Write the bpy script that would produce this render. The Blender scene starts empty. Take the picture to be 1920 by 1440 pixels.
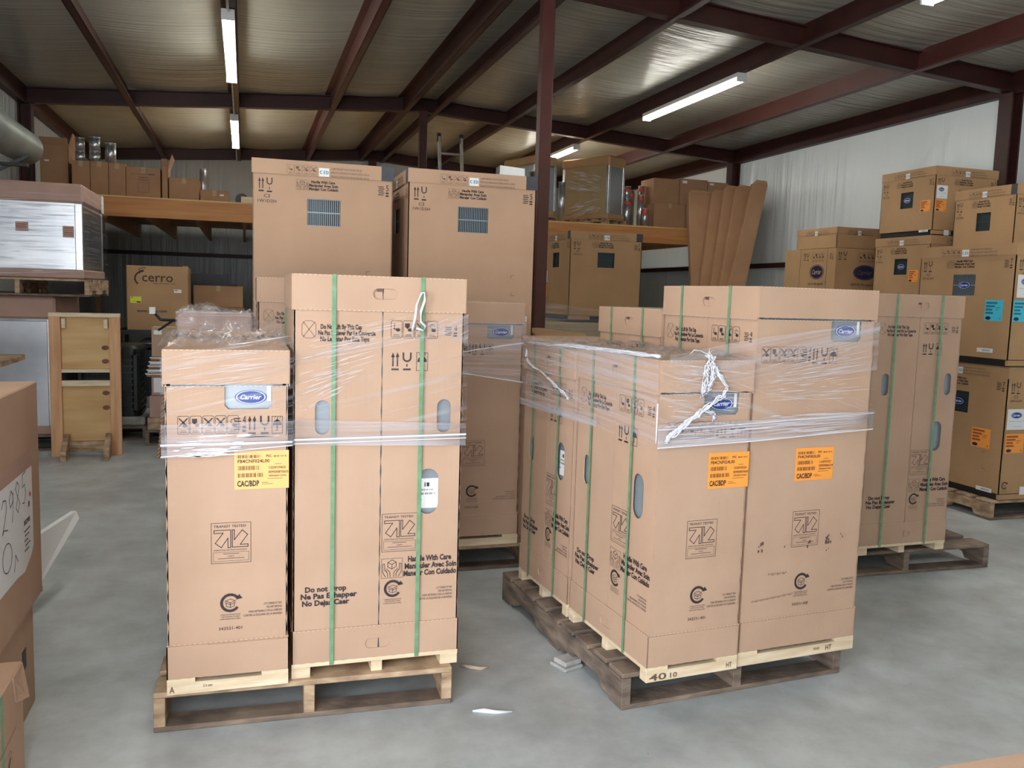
import bpy, math, random
from mathutils import Vector, Matrix
from mathutils.geometry import tessellate_polygon
random.seed(7)
SC = bpy.context.scene
COL = SC.collection
PI = math.pi
R = math.radians

# ------------------------------------------------------------------ camera, light, exposure
cd = bpy.data.cameras.new('camera'); cam = bpy.data.objects.new('camera', cd); COL.objects.link(cam)
cd.sensor_width = 36.0; cd.lens = 36.0 * 1601.0 / 1920.0; cd.clip_start = 0.05; cd.clip_end = 200
psi, th, ro = 0.305, 0.104, 0.030
fw = Vector((math.sin(psi)*math.cos(th), math.cos(psi)*math.cos(th), -math.sin(th)))
rt = Vector((math.cos(psi), -math.sin(psi), 0)); up = rt.cross(fw)
r2 = rt*math.cos(ro) + up*math.sin(ro); u2 = up*math.cos(ro) - rt*math.sin(ro)
M = Matrix(((r2.x, u2.x, -fw.x, 0), (r2.y, u2.y, -fw.y, 0), (r2.z, u2.z, -fw.z, 1.518), (0, 0, 0, 1)))
cam.matrix_world = M
SC.camera = cam
SC.view_settings.view_transform = 'Standard'
SC.view_settings.look = 'None'
SC.view_settings.gamma = 1.0
SC.view_settings.exposure = 0.45
SC.view_settings.use_curve_mapping = False
W = bpy.data.worlds.new('daylight'); SC.world = W; W.use_nodes = True
W.node_tree.nodes['Background'].inputs[0].default_value = (0.75, 0.86, 1.0, 1)
W.node_tree.nodes['Background'].inputs[1].default_value = 1.0
def area(name, loc, rot, sx, sy, power, color):
    l = bpy.data.lights.new(name, 'AREA'); l.shape = 'RECTANGLE'; l.size = sx; l.size_y = sy
    l.energy = power; l.color = color
    o = bpy.data.objects.new(name, l); o.location = loc; o.rotation_euler = rot; COL.objects.link(o); return o
# daylight entering through the open overhead doors behind and to the left of the photographer
area('front_door_daylight', (-1.25, -1.75, 1.75), (R(90), 0, 0), 2.6, 3.1, 135, (0.96, 0.98, 1.0))
area('side_door_daylight', (-2.80, -0.45, 1.70), (R(90), 0, R(-90)), 2.0, 3.0, 165, (0.94, 0.97, 1.0))

# ------------------------------------------------------------------ materials
def lin(c):
    return tuple(((x/12.92) if x <= 0.04045 else ((x+0.055)/1.055)**2.4) for x in c)
def newmat(name):
    m = bpy.data.materials.new(name); m.use_nodes = True
    return m, m.node_tree, m.node_tree.nodes['Principled BSDF']
def N(nt, t, **kw):
    n = nt.nodes.new(t)
    for k, v in kw.items(): setattr(n, k, v)
    return n
def noisy(name, c1, c2, scale=5, rough=0.6, metal=0.0, stretch=(1,1,1), bump=0.0, bscale=None, detail=6, lo=0.35, hi=0.65, spec=None, bstretch=None):
    m, nt, b = newmat(name)
    tc = N(nt, 'ShaderNodeTexCoord'); mp = N(nt, 'ShaderNodeMapping'); mp.inputs['Scale'].default_value = stretch
    nz = N(nt, 'ShaderNodeTexNoise'); nz.inputs['Scale'].default_value = scale; nz.inputs['Detail'].default_value = detail
    cr = N(nt, 'ShaderNodeValToRGB'); e = cr.color_ramp.elements
    e[0].position = lo; e[0].color = (*c1, 1); e[1].position = hi; e[1].color = (*c2, 1)
    L = nt.links.new
    L(tc.outputs['Object'], mp.inputs[0]); L(mp.outputs[0], nz.inputs[0]); L(nz.outputs[0], cr.inputs[0]); L(cr.outputs[0], b.inputs['Base Color'])
    b.inputs['Roughness'].default_value = rough; b.inputs['Metallic'].default_value = metal
    if spec is not None: b.inputs['Specular IOR Level'].default_value = spec
    if bump:
        mp2 = N(nt, 'ShaderNodeMapping'); mp2.inputs['Scale'].default_value = bstretch or stretch
        n2 = N(nt, 'ShaderNodeTexNoise'); n2.inputs['Scale'].default_value = bscale or scale; n2.inputs['Detail'].default_value = 4
        bp = N(nt, 'ShaderNodeBump'); bp.inputs['Strength'].default_value = 1.0; bp.inputs['Distance'].default_value = bump
        L(tc.outputs['Object'], mp2.inputs[0]); L(mp2.outputs[0], n2.inputs[0]); L(n2.outputs[0], bp.inputs['Height']); L(bp.outputs[0], b.inputs['Normal'])
    return m
def plain(name, c, rough=0.6, metal=0.0, emit=None):
    m, nt, b = newmat(name)
    b.inputs['Base Color'].default_value = (*c, 1); b.inputs['Roughness'].default_value = rough; b.inputs['Metallic'].default_value = metal
    if emit: b.inputs['Emission Color'].default_value = (*c, 1); b.inputs['Emission Strength'].default_value = emit
    return m
MAT = {}
MAT['card'] = noisy('cardboard', (0.465,0.308,0.215), (0.51,0.342,0.242), 3.5, 0.72, bump=0.0006, bscale=60, bstretch=(1,1,.05), spec=0.25)
MAT['card_m'] = noisy('cardboard_mid', (0.46,0.30,0.20), (0.50,0.33,0.22), 3.2, 0.72, spec=0.25)
MAT['card_y'] = noisy('cardboard_yellow', (0.43,0.262,0.135), (0.475,0.292,0.152), 3.0, 0.72, bump=0.0005, bscale=60, bstretch=(1,1,.05), spec=0.25)
MAT['card_d'] = noisy('cardboard_dark', (0.36,0.20,0.11), (0.41,0.235,0.13), 3.0, 0.75, spec=0.2)
MAT['card_p'] = noisy('cardboard_pinkish', (0.42,0.27,0.22), (0.48,0.31,0.25), 4.0, 0.6, spec=0.3)
MAT['edge'] = noisy('cardboard_cut_edge', (0.62,0.50,0.38), (0.72,0.6,0.47), 60, 0.8)
MAT['ink'] = plain('print_ink', (0.035,0.022,0.025), 0.7)
MAT['ink_soft'] = plain('print_ink_faint', (0.15,0.085,0.065), 0.7)
MAT['ink_blue'] = plain('ink_stamp_blue', (0.20,0.17,0.25), 0.7)
MAT['orange'] = plain('orange_paper', (0.95,0.36,0.06), 0.55)
MAT['yellow'] = plain('yellow_paper', (0.88,0.49,0.17), 0.55)
MAT['neon'] = plain('lime_paper', (0.72,0.78,0.06), 0.6)
MAT['cyan'] = plain('cyan_paper', (0.06,0.55,0.72), 0.55)
MAT['cyan_ink'] = plain('cyan_ink', (0.02,0.16,0.26), 0.6)
MAT['orange_ink'] = plain('orange_ink', (0.34,0.07,0.02), 0.6)
MAT['white'] = plain('white_paper', (0.82,0.83,0.84), 0.55)
MAT['navy'] = plain('badge_blue', (0.02,0.05,0.28), 0.25)
MAT['navy_d'] = plain('badge_navy', (0.018,0.02,0.075), 0.35)
MAT['badge_w'] = plain('badge_silver', (0.78,0.82,0.88), 0.3)
MAT['casing'] = noisy('painted_casing', (0.27,0.31,0.35), (0.34,0.38,0.42), 2, 0.32, metal=0.3)
MAT['dark_coil'] = noisy('dark_coil', (0.012,0.02,0.026), (0.03,0.045,0.055), 90, 0.5, stretch=(1,1,.05))
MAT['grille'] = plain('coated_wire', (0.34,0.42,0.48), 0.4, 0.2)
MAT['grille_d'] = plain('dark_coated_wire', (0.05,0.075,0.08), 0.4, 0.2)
MAT['black'] = noisy('black_plastic', (0.008,0.008,0.009), (0.016,0.016,0.018), 8, 0.45)
MAT['tape'] = noisy('grey_tape', (0.045,0.047,0.06), (0.065,0.067,0.08), 5, 0.5)
MAT['strap'] = noisy('green_strap', (0.13,0.27,0.15), (0.18,0.35,0.20), 30, 0.28)
MAT['pine'] = noisy('fresh_pine', (0.66,0.51,0.33), (0.82,0.69,0.50), 5, 0.6, stretch=(1,1,9), bump=0.0008)
MAT['pallet'] = noisy('pallet_wood', (0.26,0.16,0.095), (0.56,0.41,0.27), 4, 0.8, stretch=(2,2,6), bump=0.003, bscale=12)
MAT['pallet_g'] = noisy('weathered_pallet_wood', (0.085,0.062,0.05), (0.30,0.225,0.17), 4, 0.85, stretch=(1.5,1.5,6), bump=0.005, bscale=14, lo=.3, hi=.72)
MAT['beamwood'] = noisy('orange_beam_lumber', (0.42,0.17,0.05), (0.55,0.25,0.08), 3, 0.6, stretch=(.35,4,6), bump=0.001)
MAT['lumber'] = noisy('stud_lumber', (0.56,0.28,0.13), (0.72,0.42,0.225), 3.5, 0.6, stretch=(6,6,.5), bump=0.001)
MAT['ply'] = noisy('plywood', (0.55,0.33,0.13), (0.70,0.47,0.22), 2.5, 0.65, stretch=(.6,1,4), bump=0.0008)
MAT['knot'] = noisy('wood_knot', (0.11,0.035,0.015), (0.22,0.08,0.03), 40, 0.6)
MAT['steel_m'] = noisy('maroon_primer_steel', (0.040,0.013,0.011), (0.056,0.018,0.015), 3, 0.45, spec=0.3)
MAT['steel_r'] = noisy('red_primer_steel', (0.080,0.024,0.019), (0.098,0.030,0.024), 3, 0.42, spec=0.4)
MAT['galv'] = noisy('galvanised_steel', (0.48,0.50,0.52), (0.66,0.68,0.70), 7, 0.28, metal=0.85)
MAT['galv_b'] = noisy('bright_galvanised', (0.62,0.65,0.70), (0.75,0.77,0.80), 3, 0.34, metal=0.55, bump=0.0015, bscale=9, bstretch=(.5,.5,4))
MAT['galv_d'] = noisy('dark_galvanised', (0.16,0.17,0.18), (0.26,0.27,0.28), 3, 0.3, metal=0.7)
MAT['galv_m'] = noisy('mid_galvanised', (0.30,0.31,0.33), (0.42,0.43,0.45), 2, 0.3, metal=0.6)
MAT['duct'] = noisy('painted_duct', (0.20,0.23,0.21), (0.28,0.31,0.28), 2.5, 0.45, metal=0.3)
MAT['red_band'] = plain('red_label_band', (0.62,0.08,0.03), 0.5)
MAT['alu'] = noisy('worn_aluminium', (0.36,0.34,0.30), (0.5,0.47,0.42), 12, 0.4, metal=0.6)
MAT['concrete_pad'] = noisy('concrete_pad', (0.34,0.34,0.33), (0.46,0.46,0.45), 12, 0.9)
MAT['foam'] = plain('white_foam', (0.88,0.9,0.92), 0.7)
MAT['tube'] = plain('lit_tube', (1.0,0.98,0.90), 0.5, emit=27.0)
MAT['lamp_body'] = plain('white_enamel', (0.7,0.7,0.68), 0.4)
MAT['mesh_green'] = noisy('dark_green_condenser', (0.010,0.016,0.015), (0.022,0.03,0.028), 6, 0.4)
MAT['olive'] = noisy('olive_card', (0.40,0.30,0.16), (0.45,0.34,0.19), 3, 0.6)

# concrete floor
m, nt, b = newmat('polished_concrete'); MAT['floor'] = m; L = nt.links.new
tc = N(nt,'ShaderNodeTexCoord')
n1 = N(nt,'ShaderNodeTexNoise'); n1.inputs['Scale'].default_value = 0.7; n1.inputs['Detail'].default_value = 8; n1.inputs['Roughness'].default_value = .6; n1.inputs['Distortion'].default_value = .6
n2 = N(nt,'ShaderNodeTexNoise'); n2.inputs['Scale'].default_value = 4.2; n2.inputs['Detail'].default_value = 8; n2.inputs['Roughness'].default_value = .65
n3 = N(nt,'ShaderNodeTexVoronoi'); n3.inputs['Scale'].default_value = 7.0
c1 = N(nt,'ShaderNodeValToRGB'); e = c1.color_ramp.elements; e[0].position=.3; e[0].color=(.36,.395,.41,1); e[1].position=.7; e[1].color=(.60,.64,.665,1)
c2 = N(nt,'ShaderNodeValToRGB'); e = c2.color_ramp.elements; e[0].position=.30; e[0].color=(.68,.67,.65,1); e[1].position=.62; e[1].color=(1.06,1.06,1.05,1)
c3 = N(nt,'ShaderNodeValToRGB'); e = c3.color_ramp.elements; e[0].position=.012; e[0].color=(.25,.23,.21,1); e[1].position=.03; e[1].color=(1,1,1,1)
mx = N(nt,'ShaderNodeMix',data_type='RGBA',blend_type='MULTIPLY'); mx.inputs[0].default_value = .8
mx2 = N(nt,'ShaderNodeMix',data_type='RGBA',blend_type='MULTIPLY'); mx2.inputs[0].default_value = .8
for n in (n1,n2,n3): L(tc.outputs['Object'], n.inputs['Vector'])
L(n1.outputs[0], c1.inputs[0]); L(n2.outputs[0], c2.inputs[0]); L(n3.outputs['Distance'], c3.inputs[0])
L(c1.outputs[0], mx.inputs[6]); L(c2.outputs[0], mx.inputs[7]); L(mx.outputs[2], mx2.inputs[6]); L(c3.outputs[0], mx2.inputs[7]); L(mx2.outputs[2], b.inputs['Base Color'])
b.inputs['Roughness'].default_value = .42
bp = N(nt,'ShaderNodeBump'); bp.inputs['Distance'].default_value=.0012; L(n2.outputs[0], bp.inputs['Height']); L(bp.outputs[0], b.inputs['Normal'])

def vinyl(name, c1, c2, stretch, bump, rough, scale=1.0, st2=None, patch=None):
    m, nt, b = newmat(name); L = nt.links.new
    tc = N(nt,'ShaderNodeTexCoord'); mp = N(nt,'ShaderNodeMapping'); mp.inputs['Scale'].default_value = stretch
    nz = N(nt,'ShaderNodeTexNoise'); nz.inputs['Scale'].default_value = scale; nz.inputs['Detail'].default_value = 5; nz.inputs['Distortion'].default_value=.3
    mp2 = N(nt,'ShaderNodeMapping'); mp2.inputs['Scale'].default_value = st2 or (.5,.5,.5)
    nb = N(nt,'ShaderNodeTexNoise'); nb.inputs['Scale'].default_value = 1.3; nb.inputs['Detail'].default_value = 3
    mul = N(nt,'ShaderNodeMath',operation='MULTIPLY')
    cr = N(nt,'ShaderNodeValToRGB'); e = cr.color_ramp.elements; e[0].position=.3; e[0].color=(*c1,1); e[1].position=.7; e[1].color=(*c2,1)
    bp = N(nt,'ShaderNodeBump'); bp.inputs['Distance'].default_value = bump
    L(tc.outputs['Object'], mp.inputs[0]); L(mp.outputs[0], nz.inputs[0]); L(tc.outputs['Object'], mp2.inputs[0]); L(mp2.outputs[0], nb.inputs[0])
    if patch:
        pr=N(nt,'ShaderNodeMapRange'); pr.inputs['From Min'].default_value=patch[0]; pr.inputs['From Max'].default_value=patch[1]; pr.inputs['To Min'].default_value=.12; L(nb.outputs[0],pr.inputs[0]); L(pr.outputs[0],mul.inputs[1])
    else: L(nb.outputs[0], mul.inputs[1])
    L(nz.outputs[0], mul.inputs[0]); L(mul.outputs[0], bp.inputs['Height']); L(nb.outputs[0], cr.inputs[0])
    L(cr.outputs[0], b.inputs['Base Color']); L(bp.outputs[0], b.inputs['Normal']); b.inputs['Roughness'].default_value = rough
    return m
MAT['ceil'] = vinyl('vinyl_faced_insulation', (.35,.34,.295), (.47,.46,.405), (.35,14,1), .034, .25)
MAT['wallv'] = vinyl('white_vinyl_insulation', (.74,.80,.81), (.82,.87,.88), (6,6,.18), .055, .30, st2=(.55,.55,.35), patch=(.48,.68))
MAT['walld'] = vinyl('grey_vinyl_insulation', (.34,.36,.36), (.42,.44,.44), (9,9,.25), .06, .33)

# stretch film: clear glossy plastic with denser milky streaks running along the band (UV u = along, v = across)
def film(name, lo, hi, amin, amax, sv=60, su=1.2, rough=.16, tilt=0.0):
    m, nt, b = newmat(name); L = nt.links.new
    uv = N(nt,'ShaderNodeUVMap'); mp = N(nt,'ShaderNodeMapping'); mp.inputs['Scale'].default_value = (su, sv, 1)
    nz = N(nt,'ShaderNodeTexNoise'); nz.inputs['Scale'].default_value = 1.0; nz.inputs['Detail'].default_value = 4; nz.inputs['Roughness'].default_value=.65
    mr = N(nt,'ShaderNodeMapRange'); mr.inputs['From Min'].default_value=lo; mr.inputs['From Max'].default_value=hi; mr.inputs['To Min'].default_value=amin; mr.inputs['To Max'].default_value=amax
    bp = N(nt,'ShaderNodeBump'); bp.inputs['Distance'].default_value=.006
    L(uv.outputs[0], mp.inputs[0]); L(mp.outputs[0], nz.inputs[0]); L(nz.outputs[0], mr.inputs[0]); L(nz.outputs[0], bp.inputs['Height'])
    L(mr.outputs[0], b.inputs['Alpha']); L(bp.outputs[0], b.inputs['Normal'])
    b.inputs['Base Color'].default_value=(.70,.70,.78,1); b.inputs['Roughness'].default_value=rough; b.inputs['Specular IOR Level'].default_value=.8
    return m
MAT['film'] = film('stretch_film_thin', .50, .78, .015, .42, 42, .9)
MAT['film_band'] = film('stretch_film_dense', .34, .72, .10, .72, 26, .4)
MAT['film_mid'] = film('stretch_film_layered', .45, .75, .06, .50, 34, .8)
MAT['film_top'] = film('crumpled_film', .42, .75, .04, .40, 9, 6)
MAT['film_rope'] = plain('twisted_film', (.72,.73,.80), .2)

# ------------------------------------------------------------------ object helpers
def tag(o, label=None, cat=None, group=None, kind=None):
    if label: o['label'] = label
    if cat: o['category'] = cat
    if group: o['group'] = group
    if kind: o['kind'] = kind
    return o
def thing(name, label, cat, loc=(0,0,0), rz=0, group=None):
    o = bpy.data.objects.new(name, None); o.empty_display_size = .1; COL.objects.link(o)
    o.location = loc; o.rotation_euler = (0,0,rz)
    return tag(o, label, cat, group)
class MB:
    def __init__(s): s.v=[]; s.f=[]; s.uv=None
    def add(s, vs, fs):
        n=len(s.v); s.v += [tuple(x) for x in vs]; s.f += [tuple(i+n for i in f) for f in fs]; return s
    def box(s, x0,x1,y0,y1,z0,z1):
        return s.add([(x0,y0,z0),(x1,y0,z0),(x1,y1,z0),(x0,y1,z0),(x0,y0,z1),(x1,y0,z1),(x1,y1,z1),(x0,y1,z1)],
            [(0,3,2,1),(4,5,6,7),(0,1,5,4),(1,2,6,5),(2,3,7,6),(3,0,4,7)])
    def hexa(s, b4, t4):
        return s.add(list(b4)+list(t4), [(0,3,2,1),(4,5,6,7),(0,1,5,4),(1,2,6,5),(2,3,7,6),(3,0,4,7)])
    def bar(s, a, b, w, h, upv=(0,0,1)):
        a=Vector(a); b=Vector(b); d=(b-a).normalized(); u=Vector(upv)
        if abs(d.dot(u))>.98: u=Vector((0,1,0))
        x=d.cross(u).normalized()*w/2; y=x.cross(d).normalized()*h/2
        return s.hexa([a-x-y,a+x-y,a+x+y,a-x+y],[b-x-y,b+x-y,b+x+y,b-x+y])
    def tube(s, pts, r, n=8, cap=True):
        pts=[Vector(p) for p in pts]; rings=[]; base=len(s.v); prev=None
        for i,p in enumerate(pts):
            d=(pts[min(i+1,len(pts)-1)]-pts[max(i-1,0)]).normalized()
            u=Vector((0,0,1)) if abs(d.z)<.95 else Vector((0,1,0))
            x=d.cross(u).normalized(); y=x.cross(d).normalized(); rr=r[i] if isinstance(r,(list,tuple)) else r
            s.v += [tuple(p+x*math.cos(2*PI*k/n)*rr+y*math.sin(2*PI*k/n)*rr) for k in range(n)]
        for i in range(len(pts)-1):
            for k in range(n):
                a=base+i*n+k; b2=base+i*n+(k+1)%n
                s.f.append((a,b2,b2+n,a+n))
        if cap: s.f.append(tuple(base+k for k in range(n))[::-1]); s.f.append(tuple(base+(len(pts)-1)*n+k for k in range(n)))
        return s
    def mesh(s, name, mat, smooth=False, bevel=0):
        me=bpy.data.meshes.new(name); me.from_pydata(s.v,[],s.f); me.update()
        me.materials.append(mat if not isinstance(mat,str) else MAT[mat])
        if s.uv:
            l=me.uv_layers.new(name='UVMap')
            for li,lp in enumerate(me.loops): l.data[li].uv = s.uv[lp.vertex_index]
        if smooth:
            for p in me.polygons: p.use_smooth=True
        return me
    def build(s, name, mat, parent=None, smooth=False, loc=None, rz=0, bevel=0):
        return link(name, s.mesh(name,mat,smooth), parent, loc, rz, bevel)
def link(name, me, parent=None, loc=None, rz=0, bevel=0):
    o=bpy.data.objects.new(name,me); COL.objects.link(o)
    if parent: o.parent=parent
    if loc: o.location=loc
    if rz: o.rotation_euler=(0,0,rz)
    if bevel:
        md=o.modifiers.new('bevel','BEVEL'); md.width=bevel; md.segments=1; md.limit_method='ANGLE'
    return o
CACHE={}
def cached(key, fn):
    if key not in CACHE: CACHE[key]=fn()
    return CACHE[key]

# ---- flat print drawing in a face plane (u to the right, z up)
TXT={}
def textgeo(s, bold, shear):
    k=(s,bold,shear)
    if k not in TXT:
        c=bpy.data.curves.new('txt','FONT'); c.body=s; c.size=1; c.offset=.022*bold; c.shear=shear; c.resolution_u=2
        o=bpy.data.objects.new('txt',c); me=bpy.data.meshes.new_from_object(o)
        vs=[(v.co.x,v.co.y) for v in me.vertices]; fs=[tuple(p.vertices) for p in me.polygons]
        bpy.data.objects.remove(o); bpy.data.meshes.remove(me); bpy.data.curves.remove(c)
        if not vs: vs=[(0,0)]
        x0=min(v[0] for v in vs); x1=max(v[0] for v in vs)
        TXT[k]=(vs,fs,x0,max(x1-x0,1e-4))
    return TXT[k]
class D2:
    def __init__(s): s.v=[]; s.f=[]
    def poly(s, pts):
        n=len(s.v); s.v+=[tuple(p) for p in pts]; s.f.append(tuple(range(n,n+len(pts))))
    def rect(s,u0,z0,u1,z1): s.poly([(u0,z0),(u1,z0),(u1,z1),(u0,z1)])
    def line(s,a,b,t):
        a=Vector(a); b=Vector(b); d=(b-a).normalized(); p=Vector((-d.y,d.x))*t/2; e=d*t/2
        s.poly([a-p-e,b-p+e,b+p+e,a+p-e])
    def path(s,pts,t,closed=False):
        q=list(pts)+([pts[0]] if closed else [])
        for a,b in zip(q,q[1:]): s.line(a,b,t)
    def frame(s,u0,z0,u1,z1,t): s.path([(u0,z0),(u1,z0),(u1,z1),(u0,z1)],t,True)
    def ring(s,cx,cz,r0,r1,a0=0,a1=360,n=24,sx=1):
        P=[]
        for k in range(n+1):
            a=R(a0+(a1-a0)*k/n); P.append((math.cos(a)*sx,math.sin(a)))
        for (x,y),(x2,y2) in zip(P,P[1:]):
            s.poly([(cx+x*r0,cz+y*r0),(cx+x*r1,cz+y*r1),(cx+x2*r1,cz+y2*r1),(cx+x2*r0,cz+y2*r0)])
    def disc(s,cx,cz,rx,rz,a0=0,a1=360,n=28):
        s.poly([(cx+math.cos(R(a0+(a1-a0)*k/n))*rx, cz+math.sin(R(a0+(a1-a0)*k/n))*rz) for k in range(n+(0 if a1-a0==360 else 1))])
    def text(s,t,u0,u1,zb,h,bold=0,shear=0):
        "fit the text into u0..u1, baseline zb, capital height h"
        vs,fs,x0,w=textgeo(t,bold,shear); n=len(s.v); k=h/.69
        s.v+=[(u0+(x-x0)/w*(u1-u0), zb+y*k) for x,y in vs]; s.f+=[tuple(i+n for i in f) for f in fs]
    def bars(s,u0,u1,z0,z1,n=26,seed=1):
        r=random.Random(seed); x=u0; w=(u1-u0)/n
        for i in range(n):
            if r.random()<.85: s.rect(x,z0,x+w*(.25+.5*r.random()),z1)
            x+=w
    # pictograms
    def arrows(s,u,z,w,h):      # two up arrows over a bar, lower-left (u,z)
        for c in (u+w*.25,u+w*.75):
            s.rect(c-w*.07,z+h*.22,c+w*.07,z+h*.78); s.poly([(c-w*.2,z+h*.74),(c+w*.2,z+h*.74),(c,z+h)])
        s.rect(u+w*.1,z,u+w*.9,z+h*.1)
    def hook(s,u,z,w,h):
        c=u+w/2; s.ring(c,z+h*.72,w*.32,w*.5,180,360,14)
        s.rect(c-w*.5,z+h*.71,c-w*.32,z+h); s.rect(c+w*.32,z+h*.71,c+w*.5,z+h)
        s.rect(c-w*.06,z+h*.2,c+w*.06,z+h*.36); s.rect(c-w*.42,z,c+w*.42,z+h*.1)
    def umbrella(s,u,z,w,h,t=.0015,fr=True):
        if fr: s.frame(u,z,u+w,z+h,t)
        c=u+w/2; s.disc(c,z+h*.48,w*.42,h*.32,0,180,16); s.rect(c-t,z+h*.2,c+t,z+h*.86)
        s.ring(c-w*.07,z+h*.2,w*.05,w*.09,180,360,8)
        for k in (-.25,0,.25): s.line((c+w*k,z+h*.88),(c+w*(k+.06),z+h*.97),t)
    def icons(s,u,z,w,h,n,kinds):
        "row of n rounded framed handling pictograms"
        iw=w/n
        for i in range(n):
            a=u+i*iw+iw*.05; b=u+(i+1)*iw-iw*.05; c=(a+b)/2; k=kinds[i%len(kinds)]; t=.0013; d=iw*.1
            s.path([(a+d,z),(b-d,z),(b,z+d),(b,z+h-d),(b-d,z+h),(a+d,z+h),(a,z+h-d),(a,z+d)],t,True)
            s.disc(c+iw*.12,z+h*.47,iw*.2,h*.1,n=8)
            if k=='x':
                s.line((a+iw*.15,z+h*.85),(b-iw*.15,z+h*.45),.004*w/.2); s.line((a+iw*.15,z+h*.45),(b-iw*.15,z+h*.85),.004*w/.2)
            elif k=='f':
                s.rect(a+iw*.15,z+h*.62,c+iw*.1,z+h*.85); s.disc(a+iw*.35,z+h*.6,iw*.1,h*.06,n=8)
            elif k=='t': s.rect(c-iw*.2,z+h*.5,c-iw*.14,z+h*.85); s.rect(c-iw*.25,z+h*.5,c,z+h*.54)
            elif k=='p': s.ring(c,z+h*.68,iw*.16,iw*.2,0,300,10)
            s.rect(a+iw*.2,z+h*.17,b-iw*.22,z+h*.2); s.rect(a+iw*.14,z+h*.08,b-iw*.14,z+h*.11)
    def transit(s,u,z,w,h):
        s.frame(u,z,u+w,z+h,.0013)
        s.text('TRANSIT TESTED',u+w*.06,u+w*.88,z+h*.885,h*.06)
        X=lambda p:(u+w*p[0],z+h*p[1])
        s.path([X(p) for p in [(.07,.82),(.49,.82),(.49,.38),(.42,.38),(.42,.62),(.25,.39),(.10,.50),(.30,.75),(.07,.75)]],.0022,True)
        s.path([X(p) for p in [(.53,.82),(.58,.82),(.58,.57),(.78,.81),(.92,.69),(.73,.45),(.93,.45),(.93,.39),(.53,.39)]],.0022,True)
        s.text('INTERNATIONAL SAFE TRANSIT ASSOCIATION',u+w*.06,u+w*.9,z+h*.31,h*.03)
        s.frame(u+w*.05,z+h*.05,u+w*.95,z+h*.27,.0008)
        s.rect(u+w*.3,z+h*.225,u+w*.7,z+h*.235); s.text('1997',u+w*.42,u+w*.58,z+h*.15,h*.03); s.rect(u+w*.16,z+h*.11,u+w*.84,z+h*.12)
    def hands(s,u,z,w,h,t=.0018,fr=True):
        if fr: s.frame(u,z,u+w,z+h,.001)
        X=lambda p:(u+w*p[0],z+h*p[1])
        s.path([X(p) for p in [(.5,.92),(.7,.80),(.7,.58),(.5,.46),(.3,.58),(.3,.80)]],t,True)
        s.path([X(p) for p in [(.3,.80),(.5,.69),(.7,.80)]],t); s.line(X((.5,.69)),X((.5,.46)),t)
        for sg in (0,1):
            F=lambda x:(1-x) if sg else x
            s.path([X((F(a),b)) for a,b in [(.20,.06),(.06,.30),(.06,.72),(.14,.74),(.16,.40),(.26,.34)]],t)
            s.path([X((F(a),b)) for a,b in [(.42,.06),(.40,.30),(.24,.48)]],t); s.path([X((F(a),b)) for a,b in [(.30,.06),(.30,.22),(.20,.40)]],t)
    def recycle(s,cx,cz,r,cap=True):
        s.ring(cx,cz,r*.72,r,35,325,26); a=R(30); s.poly([(cx+r*.55,cz+r*.30),(cx+r*1.2,cz+r*.42),(cx+r*.86,cz+r*.86)])
        t=r*.05; q=r*.5
        s.path([(cx-q,cz+q*.4),(cx,cz+q*.8),(cx+q,cz+q*.4),(cx,cz),(cx-q,cz+q*.4)],t); s.path([(cx-q*.8,cz-q*.1),(cx-q*.8,cz-q*.7),(cx,cz-q),(cx+q*.8,cz-q*.7),(cx+q*.8,cz-q*.1)],t)
        s.path([(cx-q*1.1,cz+q*.1),(cx,cz-q*.4),(cx+q*1.1,cz+q*.1)],t); s.line((cx,cz-q),(cx,cz),t)
        if cap:
            s.text('CORRUGATED RECYCLES',cx-r,cx+r,cz-r*1.32,r*.13); s.text('CARTON RECYCLABLE',cx-r*.9,cx+r*.9,cz-r*1.54,r*.13); s.text('CORRUGADO RECICLABLE',cx-r*1.05,cx+r,cz-r*1.78,r*.13)
    def cuttray(s,u0,u1,z1,h):
        T=[('CUT CORNER OF TRAY',.47),('FOR UNIT REMOVAL',.40),('PARA RETIRARLO DE LA UNIDAD',.86),('CORTAR LA ESQUINA DE LA BANDEJA',1.0)]
        w=u1-u0
        for i,(t,k) in enumerate(T): s.text(t,u1-w*k,u1,z1-h*(i+.75)/4,h*.15)
    def three(s,rows,z1,h,bold=1.6):
        for i,(t,a,b) in enumerate(rows): s.text(t,a,b,z1-h*(i+.80)/3,h*.245,bold)
    def stack(s,n,u,z,w,h):     # number over '=' pile mark
        s.text(str(n),u+w*.55,u+w,z+h*.5,h*.5); s.rect(u+w*.5,z+h*.25,u+w,z+h*.38); s.rect(u+w*.5,z+h*.02,u+w,z+h*.15)
        for k in range(5): s.rect(u-w*.7+w*.1*(k%2),z+h*(.12+.17*k),u+w*.3-w*.12*((k+1)%2),z+h*(.19+.17*k))
    def mesh(s,name,mat,face,d=0,e=.0012,W=0):
        "face: f front (-y), l left (-x), r right (+x), b back"
        if face=='f': P=[(u,-e,z) for u,z in s.v]
        elif face=='l': P=[(-e,d-u,z) for u,z in s.v]
        elif face=='r': P=[(W+e,u,z) for u,z in s.v]
        elif face=='t': P=[(u,z,e) for u,z in s.v]
        me=bpy.data.meshes.new(name); me.from_pydata(P,[],s.f); me.update(); me.materials.append(MAT[mat]); return me
def badge(d_back,d_txt,cx,cz,rx,rz,word='Carrier'):
    "oval badge: returns nothing, fills the two drawings"
    d_back.disc(cx,cz,rx,rz); d_txt.ring(cx,cz,rz*.86,rz*.93,0,360,36,sx=rx/rz*.985)
    d_txt.text(word,cx-rx*.66,cx+rx*.66,cz-rz*.30,rz*.62,1.0,.28)

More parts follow.
